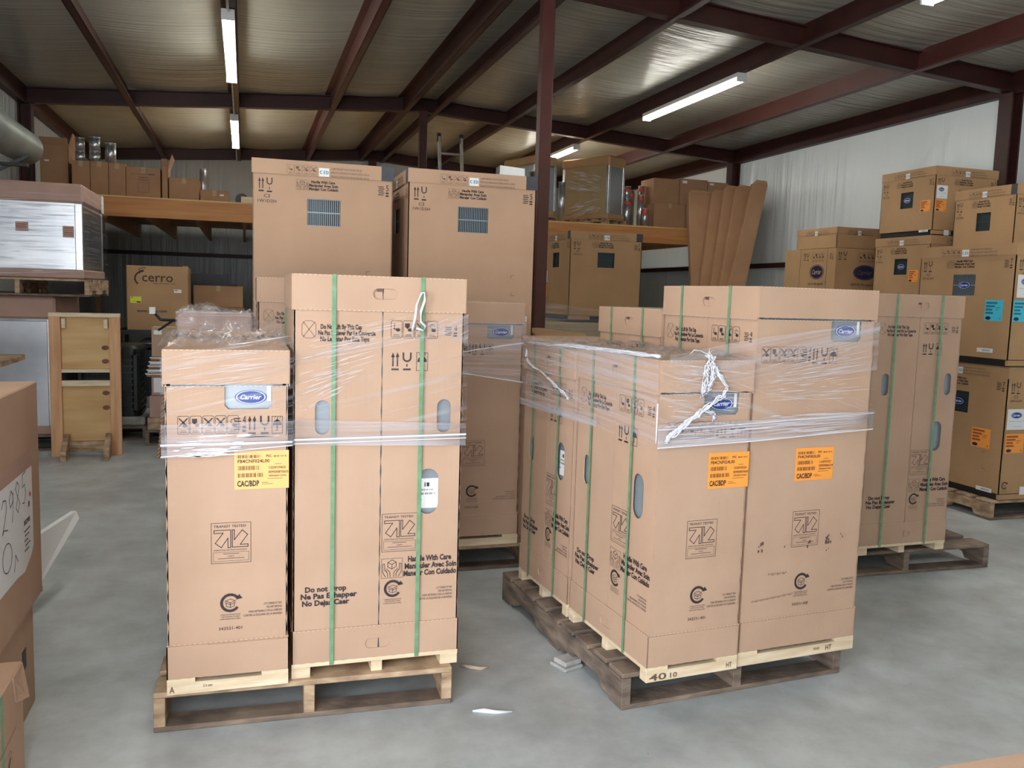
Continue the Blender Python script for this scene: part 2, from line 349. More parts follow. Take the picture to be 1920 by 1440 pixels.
def panel(loops, t, face, d=0, W=0, y=0.0, name='panel', mat='card'):
    """flat board with real holes; loops[0] outer ccw, others holes. y = offset outward of its front plane"""
    L3=[[Vector((u,z,0)) for u,z in lp] for lp in loops]
    tris=tessellate_polygon(L3); flat=[p for lp in loops for p in lp]; n=len(flat)
    def mp(u,z,o):
        if face=='f': return (u,o,z)
        if face=='l': return (o,d-u,z)
        if face=='r': return (W-o,u,z)
        if face=='b': return (W-u,d-o,z)
    vs=[mp(u,z,y) for u,z in flat]+[mp(u,z,y+t) for u,z in flat]; fs=[]
    for a,b,c in tris:
        A,B,C=flat[a],flat[b],flat[c]
        if (B[0]-A[0])*(C[1]-A[1])-(B[1]-A[1])*(C[0]-A[0])<0: a,b,c=a,c,b
        fs.append((a,b,c)); fs.append((a+n,c+n,b+n))
    k=0
    for lp in loops:
        m_=len(lp)
        for i in range(m_):
            j=(i+1)%m_; fs.append((k+j,k+i,k+i+n,k+j+n))
        k+=m_
    mb=MB(); mb.add(vs,fs); return mb
def oval(cx,cz,w,h,n=7):
    "stadium hole outline (clockwise not required)"
    P=[]; r=min(w,h)/2
    if h>w:
        for k in range(n+1): a=PI*k/n; P.append((cx+r*math.cos(a),cz+h/2-r+r*math.sin(a)))
        for k in range(n+1): a=PI+PI*k/n; P.append((cx+r*math.cos(a),cz-h/2+r+r*math.sin(a)))
    else:
        for k in range(n+1): a=-PI/2+PI*k/n; P.append((cx+w/2-r+r*math.cos(a),cz+r*math.sin(a)))
        for k in range(n+1): a=PI/2+PI*k/n; P.append((cx-w/2+r+r*math.cos(a),cz+r*math.sin(a)))
    return P
def serr(a,b,amp,step=.022,seed=1):
    "serrated edge from a to b (excluding b)"
    a=Vector(a); b=Vector(b); d=b-a; n=max(2,int(d.length/step)); p=Vector((-d.y,d.x)).normalized(); r=random.Random(seed)
    return [tuple(a+d*k/n+p*(amp*((k%2)*2-1)*(.4+.6*r.random()) if k else 0)) for k in range(n)]
def outline(u0,z0,u1,z1,vs=0,hs=0,seed=1,notch=None):
    P=serr((u0,z0),(u1,z0),hs,.018,seed) if hs else [(u0,z0)]
    P+=serr((u1,z0),(u1,z1),vs,.035,seed+1) if vs else [(u1,z0)]
    if notch:
        a,b,dz=notch; P+=[(u1,z1),(b,z1),(b,z1-dz+.012),(b-.012,z1-dz),(a+.012,z1-dz),(a,z1-dz+.012),(a,z1)]
    else: P+=[(u1,z1)]
    P+=serr((u0,z1),(u0,z0),vs,.035,seed+2) if vs else [(u0,z1)]
    return P
# ------------------------------------------------------------------ setting
def struct(o): o['kind']='structure'; return o
XL,XR,YB,YF=-2.66,7.50,17.2,-1.6
ZR,X0,SL=4.04,2.39,.0685           # underside of roof steel: ridge height, ridge position, slope
def zr(x): return ZR-SL*abs(x-X0)
PD=.215
fl=struct(MB().box(XL-.2,XR+.2,YF-6,YB+.2,-.1,0).build('floor','floor'))
def sheet_ceiling():
    xs=[XL,-1.409,-.13,1.12,2.126,2.61,3.643,4.936,6.238,XR]; v=[];f=[]; ny=36
    cols=[]
    for a,b in zip(xs,xs[1:]):
        for k in range(6): cols.append(a+(b-a)*k/6)
    cols.append(xs[-1])
    def sag(x):
        for a,b in zip(xs,xs[1:]):
            if a<=x<=b: return -.035*math.sin(PI*(x-a)/(b-a))
        return 0
    ys=[YF+(YB-YF)*j/ny for j in range(ny+1)]
    for y in ys:
        for x in cols: v.append((x,y,zr(x)+PD+sag(x)))
    n=len(cols)
    for j in range(ny):
        for i in range(n-1): f.append((j*n+i,(j+1)*n+i,(j+1)*n+i+1,j*n+i+1))
    return MB().add(v,f)
ceil=struct(sheet_ceiling().build('ceiling','ceil',smooth=True))
# steel: Z purlins along the building and flush rafters across
def purlin(x, mat):
    z=zr(x); mb=MB(); s=1 if x<X0 else -1
    mb.box(x-.004,x+.004,YF,YB,z,z+PD)                                   # web
    mb.box(min(x,x+s*.075),max(x,x+s*.075),YF,YB,z,z+.005)               # bottom flange
    mb.box(x+s*.070-.002,x+s*.070+.004,YF,YB,z,z+.022)                   # lip
    mb.box(min(x,x-s*.07),max(x,x-s*.07),YF,YB,z+PD-.02,z+PD-.014)
    o=mb.build('purlin',mat,ceil); return o
for i,x in enumerate([-1.409,-.13,1.12,2.126,2.61,3.643,4.936,6.238]): purlin(x,'steel_r' if i in(2,) or i==7 else 'steel_m')
def rafter(y):
    mb=MB()
    for a,b in ((XL,X0),(X0,XR)):
        za,zb=zr(a),zr(b)
        for (dy,z0,z1) in ((.005,.008,PD-.03),(.055,-.002,.008),(.055,PD-.04,PD-.03)):
            mb.hexa([(a,y-dy,za+z0),(b,y-dy,zb+z0),(b,y+dy,zb+z0),(a,y+dy,za+z0)],[(a,y-dy,za+z1),(b,y-dy,zb+z1),(b,y+dy,zb+z1),(a,y+dy,za+z1)])
    # bolt heads along the web
    for k in range(26):
        x=XL+.3+(XR-XL-.6)*k/25; mb.box(x-.006,x+.006,y-.013,y-.004,zr(x)+.06+.08*(k%2),zr(x)+.072+.08*(k%2))
    return mb.build('rafter','steel_m',ceil)
for y in (1.8,7.02,12.2,17.05): rafter(y)
# walls
def wall(name,axis,c,a0,a1,z1f,mat,gables=None):
    mb=MB(); t=.06
    n=24; v=[];f=[]
    for i in range(n+1):
        a=a0+(a1-a0)*i/n; z=z1f(a)
        if axis=='x': v+=[(c,a,0),(c,a,z),(c+t*(1 if c>0 else -1),a,0),(c+t*(1 if c>0 else -1),a,z)]
        else: v+=[(a,c,0),(a,c,z),(a,c+t*(1 if c>0 else -1),0),(a,c+t*(1 if c>0 else -1),z)]
    for i in range(n):
        k=i*4; f+=[(k,k+4,k+5,k+1),(k+2,k+3,k+7,k+6),(k+1,k+5,k+7,k+3)]
    mb.add(v,f); return struct(mb.build(name,mat))
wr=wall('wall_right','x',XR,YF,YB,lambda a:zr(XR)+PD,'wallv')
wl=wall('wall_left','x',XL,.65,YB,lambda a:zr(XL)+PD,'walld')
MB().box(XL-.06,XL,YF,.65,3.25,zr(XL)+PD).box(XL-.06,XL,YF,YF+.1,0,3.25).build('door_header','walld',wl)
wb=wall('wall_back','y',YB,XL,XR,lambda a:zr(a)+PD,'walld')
# front wall with the open overhead door behind the photographer
fm=MB()
DX0,DX1,DZ=-2.6,.15,3.35
fm.box(XL,DX0,YF-.06,YF,0,3.75); fm.box(DX1,XR,YF-.06,YF,0,3.75); fm.box(DX0,DX1,YF-.06,YF,DZ,3.75)
v=[(XL,YF,3.75),(X0,YF,3.75),(XR,YF,3.75),(XR,YF,zr(XR)+PD),(X0,YF,zr(X0)+PD),(XL,YF,zr(XL)+PD)]
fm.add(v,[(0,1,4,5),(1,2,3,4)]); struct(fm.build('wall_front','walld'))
# eave struts, girts and wall columns are parts of their walls
for X,par,sg in ((XR,wr,-1),(XL,wl,1)):
    z=zr(X)
    mb=MB(); mb.box(min(X,X+sg*.09),max(X,X+sg*.09),YF,YB,z-.005,z+.003); mb.box(X+sg*.086-.004,X+sg*.086+.004,YF,YB,z,z+PD); mb.box(X+sg*.004-.004,X+sg*.004+.004,YF,YB,z,z+PD)
    mb.build('eave_strut','steel_m',par)
    for zz in (2.10,):
        mb=MB(); mb.box(min(X,X+sg*.07),max(X,X+sg*.07),YF,YB,zz-.005,zz); mb.box(X+sg*.066,X+sg*.072,YF,YB,zz-.07,zz+.0); mb.build('girt','steel_m',par)
    for y in (1.8,7.02,12.2):
        mb=MB(); w=.16
        mb.box(min(X,X+sg*.02),max(X,X+sg*.02),y-w/2,y+w/2,0,z); mb.box(min(X+sg*.13,X+sg*.15),max(X+sg*.13,X+sg*.15),y-w/2,y+w/2,0,z); mb.box(min(X,X+sg*.14),max(X,X+sg*.14),y-.006,y+.006,0,z)
        mb.build('column','steel_m',par)
for zz in (2.12,): MB().box(XL,XR,YB-.07,YB,zz-.07,zz).build('girt','steel_m',wb)
MB().box(X0-.07,X0+.07,YB-.16,YB-.01,0,zr(X0)).build('column','steel_m',wb)
# free-standing ridge posts
def post(y,label):
    t=thing('steel_post',label,'post',(X0,y,0))
    MB().box(-.052,.052,-.052,.052,.012,ZR-.003).build('shaft','steel_r' if y<8 else 'steel_m',t,bevel=.006)
    MB().box(-.12,.12,-.12,.12,0,.012).build('base_plate','steel_m',t)
post(6.92,'maroon square steel post rising in front of the right big vented carton')
post(12.1,'distant maroon steel post seen between the two big vented cartons')

# fluorescent fixtures
def strip_light(x,y0,y1,label,group=None):
    t=thing('fluorescent_light',label,'light',(x,y0,zr(x)-.004)); Lg=y1-y0
    MB().box(-.055,.055,0,Lg,-.045,0).build('housing','lamp_body',t,bevel=.004)
    for s in (-1,1):
        MB().tube([(s*.028,.03,-.068),(s*.028,Lg/2-.01,-.068)],.019,10).build('lamp_tube','tube',t,True)
        MB().tube([(s*.028,Lg/2+.01,-.068),(s*.028,Lg-.03,-.068)],.019,10).build('lamp_tube','tube',t,True)
    for yy in (0,Lg-.02): MB().box(-.055,.055,yy,yy+.02,-.09,-.04).build('end_cap','lamp_body',t)
strip_light(-.13,7.94,10.33,'long lit fluorescent strip light, nearest on the left')
strip_light(-.13,12.6,15.1,'smaller lit fluorescent strip light far back on the left')
strip_light(4.90,7.98,10.2,'long lit fluorescent strip light above the middle right loft goods')
strip_light(4.90,12.6,15.0,'short lit fluorescent light end showing above the film-wrapped loft unit')
strip_light(4.90,3.1,5.48,'lit fluorescent light just entering at the top edge, right')
strip_light(-.13,3.2,5.6,'fluorescent strip light just above the frame on the left row')
strip_light(-.13,-1.4,1.0,'fluorescent strip light of the left row over the doorway bay')
strip_light(4.90,-1.4,.98,'fluorescent strip light of the right row over the doorway bay')
for a_,b_,lb in ((5.65,7.9,'grey wiring conduit leading to the nearest left strip light'),(10.4,12.5,'grey wiring conduit between the two left strip lights'),(15.15,17.0,'grey wiring conduit beyond the far left strip light')):
    tag(MB().tube([(-.13,a_,zr(-.13)-.03),(-.13,b_,zr(-.13)-.03)],.011).build('conduit','galv'),lb,'conduit','conduits of the left light row')

# ------------------------------------------------------------------ pallets
def pallet(name,label,loc,rz,w,d,mat,h=.14,along='d',nb=7,wn=.038,notch=True,skew=0):
    """stringers run along d (depth); boards across w"""
    t=thing(name,label,'pallet',loc,rz); r=random.Random(int(abs(loc[0]*100))+3)
    tb=.019; bw=min(.14,d/nb*.8)
    for i in range(nb):
        y=(d-bw)*i/(nb-1); j=r.uniform(-.006,.006); zz=r.uniform(0,.002)
        if i in(0,nb-1): j=0
        o=MB().hexa([(j,y,h-tb+zz),(w+j,y+r.uniform(-.006,.006),h-tb),(w+j,y+bw,h-tb),(j,y+bw+r.uniform(-.006,.006),h-tb+zz)],
                    [(j,y,h+zz),(w+j,y,h),(w+j,y+bw,h),(j,y+bw,h+zz)]).build('deck_board',mat,t,bevel=.003)
    for x in (0,w/2-wn/2,w-wn):
        P=[(0,tb),(.13*d,tb)]
        if notch: P+=[(.15*d,tb+.035),(.33*d,tb+.035),(.35*d,tb),(.65*d,tb),(.67*d,tb+.035),(.85*d,tb+.035),(.87*d,tb)]
        P+=[(d,tb),(d,h-tb),(0,h-tb)]
        mb=panel([P],wn,'r',W=0)     # u->y, outward +x
        mb.v=[(v[0]+x+wn,v[1],v[2]) for v in mb.v]
        mb.build('stringer',mat,t,bevel=.002)
    for y in (0,d*.5-.05,d-.1):
        MB().box(0,w,y,y+.10,0,tb).build('bottom_board',MAT['pallet_g'],t,bevel=.003)
    return t

# ------------------------------------------------------------------ tall fan-coil cartons
HN=.122
def wide_prints(W,zc,H):
    "separate prints of the wide face, each (name, ink, drawing)"
    z=-.14; k=W/.60; L=[]
    def add(nm,ink,fn):
        d=D2(); fn(d); d.v=[(u*k,v) for u,v in d.v]; L.append((nm,ink,d))
    add('lift_warning','ink',lambda d:d.three([('Do Not Lift By This Cap',.093,.233),('Ne Pas Soulever Par Le Couvercle',.085,.28),('No Levantar Por Esta Tapa',.092,.259)],zc-.047,.063,1.6))
    def env(s):
        s.path([(.031+.012,zc-.037),(.077-.012,zc-.037),(.077,zc-.049),(.077,zc-.085),(.065,zc-.096),(.043,zc-.096),(.031,zc-.085),(.031,zc-.049)],.0013,True)
        s.line((.034,zc-.04),(.075,zc-.093),.0015); s.line((.074,zc-.04),(.034,zc-.093),.0015)
    add('crossed_box_mark','ink_soft',env)
    add('handling_pictograms','ink',lambda d:d.icons(.332,zc-.092,.17,.061,4,['t','f','x','p']))
    add('stack_limit_mark','ink',lambda d:d.stack(4,.545,zc-.085,.026,.04))
    add('up_arrows','ink',lambda d:d.arrows(.334,zc-.206,.032,.063)); add('hook_mark','ink',lambda d:d.hook(.376,zc-.206,.032,.063)); add('umbrella_mark','ink',lambda d:d.umbrella(.426,zc-.207,.04,.064))
    add('transit_stamp','ink',lambda d:d.transit(.312,.584+z,.128,.139)); add('hands_mark','ink',lambda d:d.hands(.312,.486+z,.076,.072))
    add('care_warning','ink',lambda d:d.three([('Handle With Care',.408,.568),('Manipuler Avec Soin',.396,.588),('Manejar Con Cuidado',.392,.588)],.564+z,.080,1.8))
    add('recycling_mark','ink',lambda d:d.recycle(.354,.446+z,.032))
    add('drop_warning','ink',lambda d:d.three([('Do not Drop',.045,.188),('Ne Pas Echapper',.03,.226),('No Dejar Caer',.035,.199)],.474+z,.075,1.8))
    add('tray_note','ink',lambda d:d.cuttray(.445,.575,.442+z,.05))
    add('slot_tab','ink_soft',lambda d:d.rect(.52-.238,H-.054,.52-.215,H-.042))
    return L
def narrow_prints(W,zc,num):
    z=-.14; o=0 if W<.45 else -.016; tx=.144 if W<.45 else .22; L=[]
    def add(nm,fn): d=D2(); fn(d); q=.945 if (W<.45 and nm not in('transit_stamp','recycling_mark','tray_note','part_number')) else 1; d.v=[(u*q,v) for u,v in d.v]; L.append((nm,'ink',d))
    add('handling_pictograms',lambda d:d.icons(.043+o,zc-.158,.205,.060,5,['x','f','x','x','p'])); add('stack_limit_mark',lambda d:d.stack(4,.247+o,zc-.154,.024,.055))
    add('up_arrows',lambda d:d.arrows(.276+o,zc-.162,.032,.062)); add('hook_mark',lambda d:d.hook(.319+o,zc-.162,.032,.062)); add('umbrella_mark',lambda d:d.umbrella(.360+o,zc-.160,.036,.058))
    add('transit_stamp',lambda d:d.transit(tx,.587+z,.127,.139)); add('recycling_mark',lambda d:d.recycle(tx+.060,.447+z,.033))
    add('tray_note',lambda d:d.cuttray(W-.15,W-.022,.441+z,.05)); add('part_number',lambda d:d.text(num,tx+.022,tx+.098,.352+z,.011))
    return L
def link_prints(key,L_fn,fc,D,t,e):
    def mk(): return [(nm,d.mesh(nm,ink,fc,D,e)) for nm,ink,d in L_fn()]
    for nm,me in cached(key,mk): link(nm,me,t)
def edge_dashes(w,zs,fc,D):
    d=D2()
    for z in zs:
        u=.004
        while u<w-.012: d.rect(u,z-.0009,u+.009,z+.0009); u+=.0165
    return d.mesh('perforated_edge','edge',fc,D,.0036)
def shipping_label(parent,u0,z0,w,h,mat,model,ser,lot,face='f',e=.0016,d=0,key=None):
    a=D2(); a.rect(u0,z0,u0+w,z0+h); o=link('shipping_label',a.mesh('shipping_label',mat,face,d,e),parent); o['label']=('orange' if mat=='orange' else 'yellow orange')+' printed shipping label'
    p=D2(); X=lambda a_:u0+w*a_; Zz=lambda b_:z0+h*b_
    p.bars(X(.06),X(.52),Zz(.81),Zz(.89),34,3); p.text('PSC',X(.58),X(.68),Zz(.83),h*.06,1); p.bars(X(.72),X(.95),Zz(.83),Zz(.87),20,5)
    p.text(model,X(.06),X(.64),Zz(.69),h*.085,.8); p.rect(X(.74),Zz(.64),X(.86),Zz(.65))
    p.bars(X(.06),X(.46),Zz(.50),Zz(.61),30,7); p.bars(X(.06),X(.52),Zz(.31),Zz(.42),34,9)
    p.text(ser,X(.63),X(.94),Zz(.52),h*.065,.5); p.text(lot,X(.62),X(.99),Zz(.405),h*.065,.5); p.text('REFRIGERANT PURON',X(.63),X(.95),Zz(.315),h*.045,.5)
    p.rect(X(.60),Zz(.26),X(.88),Zz(.27))
    p.text('CAC/BDP',X(.05),X(.45),Zz(.08),h*.14,1.6); p.rect(X(.5),Zz(.16),X(.62),Zz(.17)); p.rect(X(.5),Zz(.12),X(.7),Zz(.13))
    q=link('label_print',p.mesh('label_print','ink',face,d,e+.0006),o); return o
def oval_badge(parent,cx,cz,rx,rz,face='f',d=0,y=.0,e=.004,back='navy'):
    a=D2(); t=D2(); badge(a,t,cx,cz,rx,rz)
    o=link('oval_badge',a.mesh('oval_badge',back,face,d,e),parent); o['label']='blue oval maker badge'
    link('badge_lettering',t.mesh('badge_lettering','badge_w',face,d,e+.0008),o)
def fan_carton(label,loc,rz,W,D,H,front=None,left=None,num='343531-401',group=None,lab=None,mat='card',straps=True,skid=True,tape=None,name='cardboard_carton',marks=None):
    """origin = lower left front corner on the deck; front (-y) width W, left (-x) width D"""
    t=thing(name,label,'carton',loc,rz,group); th=.005; zc=H-.1215; zt=.175; dz=-.14; r=random.Random(int(abs(loc[0]*77)+abs(loc[1]*31)))
    # skid
    if skid:
        if front=='wide':
            for x in (0,W/2-.02,W-.065): MB().box(x,x+(.065 if x!=W/2-.02 else .04),.005,D-.005,0,.040).build('skid_block','pine',t,bevel=.001)
            for y in (0,D/2-.05,D-.1): MB().box(0,W,y,y+.1,.040,.055).build('skid_board','pine',t,bevel=.001)
        else:
            for y in (0,D/2-.02,D-.045): MB().box(0,W,y,y+.045 if y!=D/2-.02 else y+.04,0,.040).build('skid_block','pine',t,bevel=.001)
            for x in (0,W-.09): MB().box(x,x+.09,0,D,.040,.055).build('skid_board','pine',t,bevel=.001)
    g=.020
    MB().box(g,W-g,g,D-g,.055,H-.02).build('unit_casing','casing',t)
    widths={'f':W,'l':D,'r':D,'b':W}; kinds={'f':front,'l':left,'r':None,'b':None}
    for fc in 'flrb':
        w=widths[fc]; k=kinds[fc]; a=dict(d=D,W=W,y=.004)
        if k=='wide':
            c=.305*w/.60; s1=outline(.004,.06,c-.0018,H-.008,.0015,0,3); s2=outline(c+.0018,.06,w-.004,H-.008,.0015,0,9)
            h1=oval(.101,1.076-.0+dz+(H+.14-1.5685),.05,HN); h2=oval(w-.071,1.076+dz+(H+.14-1.5685),.05,HN); h3=oval(.4785 if H>1.3 else w-.122,.80+dz,.078,.168)
            hs2=[h2,h3] if H>1.3 else [h3]
            panel([s1,h1],th,fc,**a).build('side_panel',mat,t); panel([s2]+hs2,th,fc,**a).build('side_panel',mat,t)
        elif k=='narrow':
            n0,n1=(.189,.340) if W<.45 else (.345,.495)
            panel([outline(.006,.06,w-.006,zc+.001,.0028,0,4,notch=(n0,n1,.078))],th,fc,**a).build('side_panel',mat,t)
        else:
            panel([[(.004,.06),(w-.004,.06),(w-.004,zc+.01),(.004,zc+.01)]],th,fc,**a).build('side_panel',mat,t)
        # tray and cap walls
        slot=[]; cslot=[]
        if k=='wide': slot=[oval(w/2,.108,.088,.036)]; cslot=[oval(w*.52,1.507+dz+(H+.14-1.5685),.085,.038)]
        a=dict(d=D,W=W,y=0)
        zl=.005 if k=='narrow' else 0
        panel([outline(0,.055,w,zt-zl,0,.0012,5)]+slot,.004,fc,**a).build('bottom_tray',mat,t)
        panel([outline(0,zc+(.008 if k=='narrow' else 0),w,H-.004,0,.0012,6)]+cslot,.004,fc,**dict(a,y=-.003)).build('top_cap',mat,t)
    MB().box(-.002,W+.002,-.002,D+.002,H-.004,H).build('cap_lid',mat,t)
    for fc,k,w in (('f',front,W),('l',left,D)):
        if k=='wide':
            link_prints(('w',fc,w,H,D),lambda: wide_prints(w,zc,H),fc,D,t,-.0025)
        if k:
            pe=link('perforated_edge',cached(('pe',fc,w,H,D),lambda: edge_dashes(w,(zc+.001,H-.002,zt),fc,D)),t); pe['kind']='stuff'
        if k=='narrow':
            link_prints(('n',fc,w,H,D,num),lambda: narrow_prints(w,zc,num),fc,D,t,-.0025)
            nx=(.189+.340)/2 if W<.45 else (.345+.495)/2
            oval_badge(t,nx+.008,zc-.038,.052,.024,fc,D,e=-.018)
            m_=D2(); m_.rect(nx+.060,zc-.052,nx+.073,zc); link('casing_sticker',m_.mesh('casing_sticker','white',fc,D,-.016),t)
    # straps over the wide faces
    if straps:
        def strap(fc,u,w):
            b=.0072; mb=MB(); e=.0062
            if fc=='f': mb.box(u-b,u+b,-e-.0006,-e,.045,H+.002); mb.box(u-b,u+b,-e,D+e,H+.001,H+.002); mb.box(u-b,u+b,D+e,D+e+.0006,.045,H+.002)
            else: mb.box(-e-.0006,-e,D-u-b,D-u+b,.045,H+.002); mb.box(-e,W+e,D-u-b,D-u+b,H+.001,H+.002); mb.box(W+e,W+e+.0006,D-u-b,D-u+b,.045,H+.002)
            return mb.build('strap','strap',t)
        for fc,k,w in (('f',front,W),('l',left,D)):
            if k=='wide': strap(fc,.137*w/.6,w); strap(fc,.443*w/.6,w)
    if lab: shipping_label(t,*lab,e=-.0020)
    # specimen label behind the large hole
    for fc,k,w in (('f',front,W),('l',left,D)):
        if k=='wide' and marks!='nolabel':
            p=D2(); q=D2(); u=.4785*w/.6 if H>1.3 else w-.122; p.rect(u-.036,.735+dz,u+.039,.845+dz); o=link('rating_label',p.mesh('rating_label','white',fc,D,-.018),t)
            q.bars(u-.034,u+.02,.80+dz,.806+dz,20,2); q.bars(u-.034,u+.028,.785+dz,.793+dz,22,4); q.rect(u-.012,.815+dz,u-.008,.83+dz); q.rect(u-.004,.815+dz,u+.006,.83+dz); q.rect(u-.034,.765+dz,u-.022,.768+dz)
            link('label_print',q.mesh('label_print','ink',fc,D,-.0172),o)
    return t

# hero group 1 (left)
pallet('wooden_pallet','tan pallet under the short and tall cartons at front left',(-.299,2.985,0),-.03,1.03,1.19,MAT['pallet'])
LY=('yellow','FB4CNF024L00','1320F39450','009000870605')
fan_carton('short narrow carton with yellow-orange label, front left',(-.253,2.96,.14),0,.396,.60,1.17,'narrow',None,'343531-401',lab=(.219,.839+-.14,.177,.131)+LY,straps=False,group='short cartons')
for o_ in COL.objects:
    if o_.get('label','').startswith('short narrow carton with yellow'):
        MB().box(.130,.394,-.004,-.0005,.056,.168).build('tray_flap','card',o_)
S1b=fan_carton('short carton directly behind the front left yellow-labelled one',(-.253,3.575,.14),0,.396,.60,1.17,None,None,straps=False)
fan_carton('tall carton with vertical centre seam and two green straps, front left group',(.155,2.985,.14),0,.602,.56,1.4285,'wide',None)
# hero group 2 (right), turned a little
A2=.08; G2=(1.332,2.735)
def F2(x,y,base=(1.375,2.68)):
    return (base[0]+x*math.cos(A2)-y*math.sin(A2), base[1]+x*math.sin(A2)+y*math.cos(A2))
pallet('wooden_pallet','weathered grey pallet carrying the right wrapped cartons',(1.325,2.745,0),A2,1.03,1.22,MAT['pallet_g'],nb=9)
fan_carton('short carton at the near corner of the right wrapped load',(*F2(0,-.02),.14),A2,.395,.64,1.168,'narrow','wide','343531-401',lab=(.219,.70,.178,.132,'orange','FB4CNF024L00','1320F39524','009000870605'),marks='nolabel')
fan_carton('tall carton with dirt smudges at the right of the wrapped load',(*F2(.405,-.01),.14),A2,.562,.64,1.436,'narrow','wide','343531-408',lab=(.214,.705,.183,.127,'orange','FV4CNF003L00','1120F39357','009000866334'),marks='nolabel')
fan_carton('shadowed short carton behind the near corner one, right wrapped load',(*F2(0,.645),.14),A2,.395,.545,1.154,None,'wide')
fan_carton('tall strapped carton peeking over the back of the right wrapped load',(*F2(.405,.645),.14),A2,.562,.575,1.335,None,'wide',marks='nolabel')
# small smudges on the dirty carton
sm=D2(); rr=random.Random(4)
for cx,cz,n,s_ in ((.075,.60,9,.007),(.30,.60,6,.006),(.40,.605,10,.009),(.395,.575,6,.005),(.20,.605,3,.004),(.47,.62,5,.004)):
    for k in range(n):
        a=cx+rr.uniform(-.012,.012); b=cz-.14+rr.uniform(-.02,.02); q=rr.uniform(.3,1)*s_*1.3; sm.disc(a,b,q*.6,q,n=7)
for k in range(46): 
    a=.05+k*.0042; sm.rect(a,.385-.14+.002*math.sin(k)+.0003*k,a+.0015,.391-.14+.002*math.sin(k*2)+.0003*k)
for k in range(22):
    a=.12+k*.0042; sm.rect(a,.485-.14+.003*math.sin(k),a+.0015,.492-.14+.003*math.sin(k*2))
for o in list(bpy.data.objects):
    if o.get('label','').startswith('tall carton with dirt smudges'):
        link('dirt_smudges',sm.mesh('dirt_smudges','ink_soft','f',.64,-.0024),o)
# middle pallet, shaded, between the two groups
pallet('wooden_pallet','shaded pallet between the two wrapped loads',(.16,4.42,0),0,1.35,.86,MAT['pallet'])
fan_carton('tall strapped carton half hidden behind the front left pair',(.06,4.42,.14),0,.60,.56,1.4285,'wide',None)
fan_carton('tall shaded carton standing between the two wrapped loads',(.90,4.42,.14),0,.55,.60,1.335,'narrow',None,'343531-408',straps=False)
# right rear tall carton on its pallet
pallet('wooden_pallet','dark pallet under the lone tall strapped carton at right',(3.02,3.86,0),-.02,1.17,1.1,MAT['pallet_g'],nb=6)
fan_carton('tall dull-lit strapped carton standing apart at right',(3.225,3.80,.14),.02,.605,.56,1.445,'wide',None,marks='nolabel')
# wood printing
def woodtext(parent_label,items,loc,rz):
    for o in bpy.data.objects:
        if o.get('label','')==parent_label:
            d=D2()
            for t,a,b,z,h in items: d.text(t,a,b,z,h,.8)
            link('stencil_marks',d.mesh('stencil_marks','ink_soft','f',0,.0012),o)
woodtext('short narrow carton with yellow-orange label, front left',[('A',.008,.024,.008,.022),('2 6 mm',.115,.145,.02,.009)],None,0)
woodtext('short carton at the near corner of the right wrapped load',[('40',.012,.085,.006,.024),('10',.10,.13,.008,.018),('HT',.345,.37,.012,.018)],None,0)
woodtext('tall carton with dirt smudges at the right of the wrapped load',[('SOLID',.36,.39,.02,.009),('HT',.42,.45,.012,.02)],None,0)

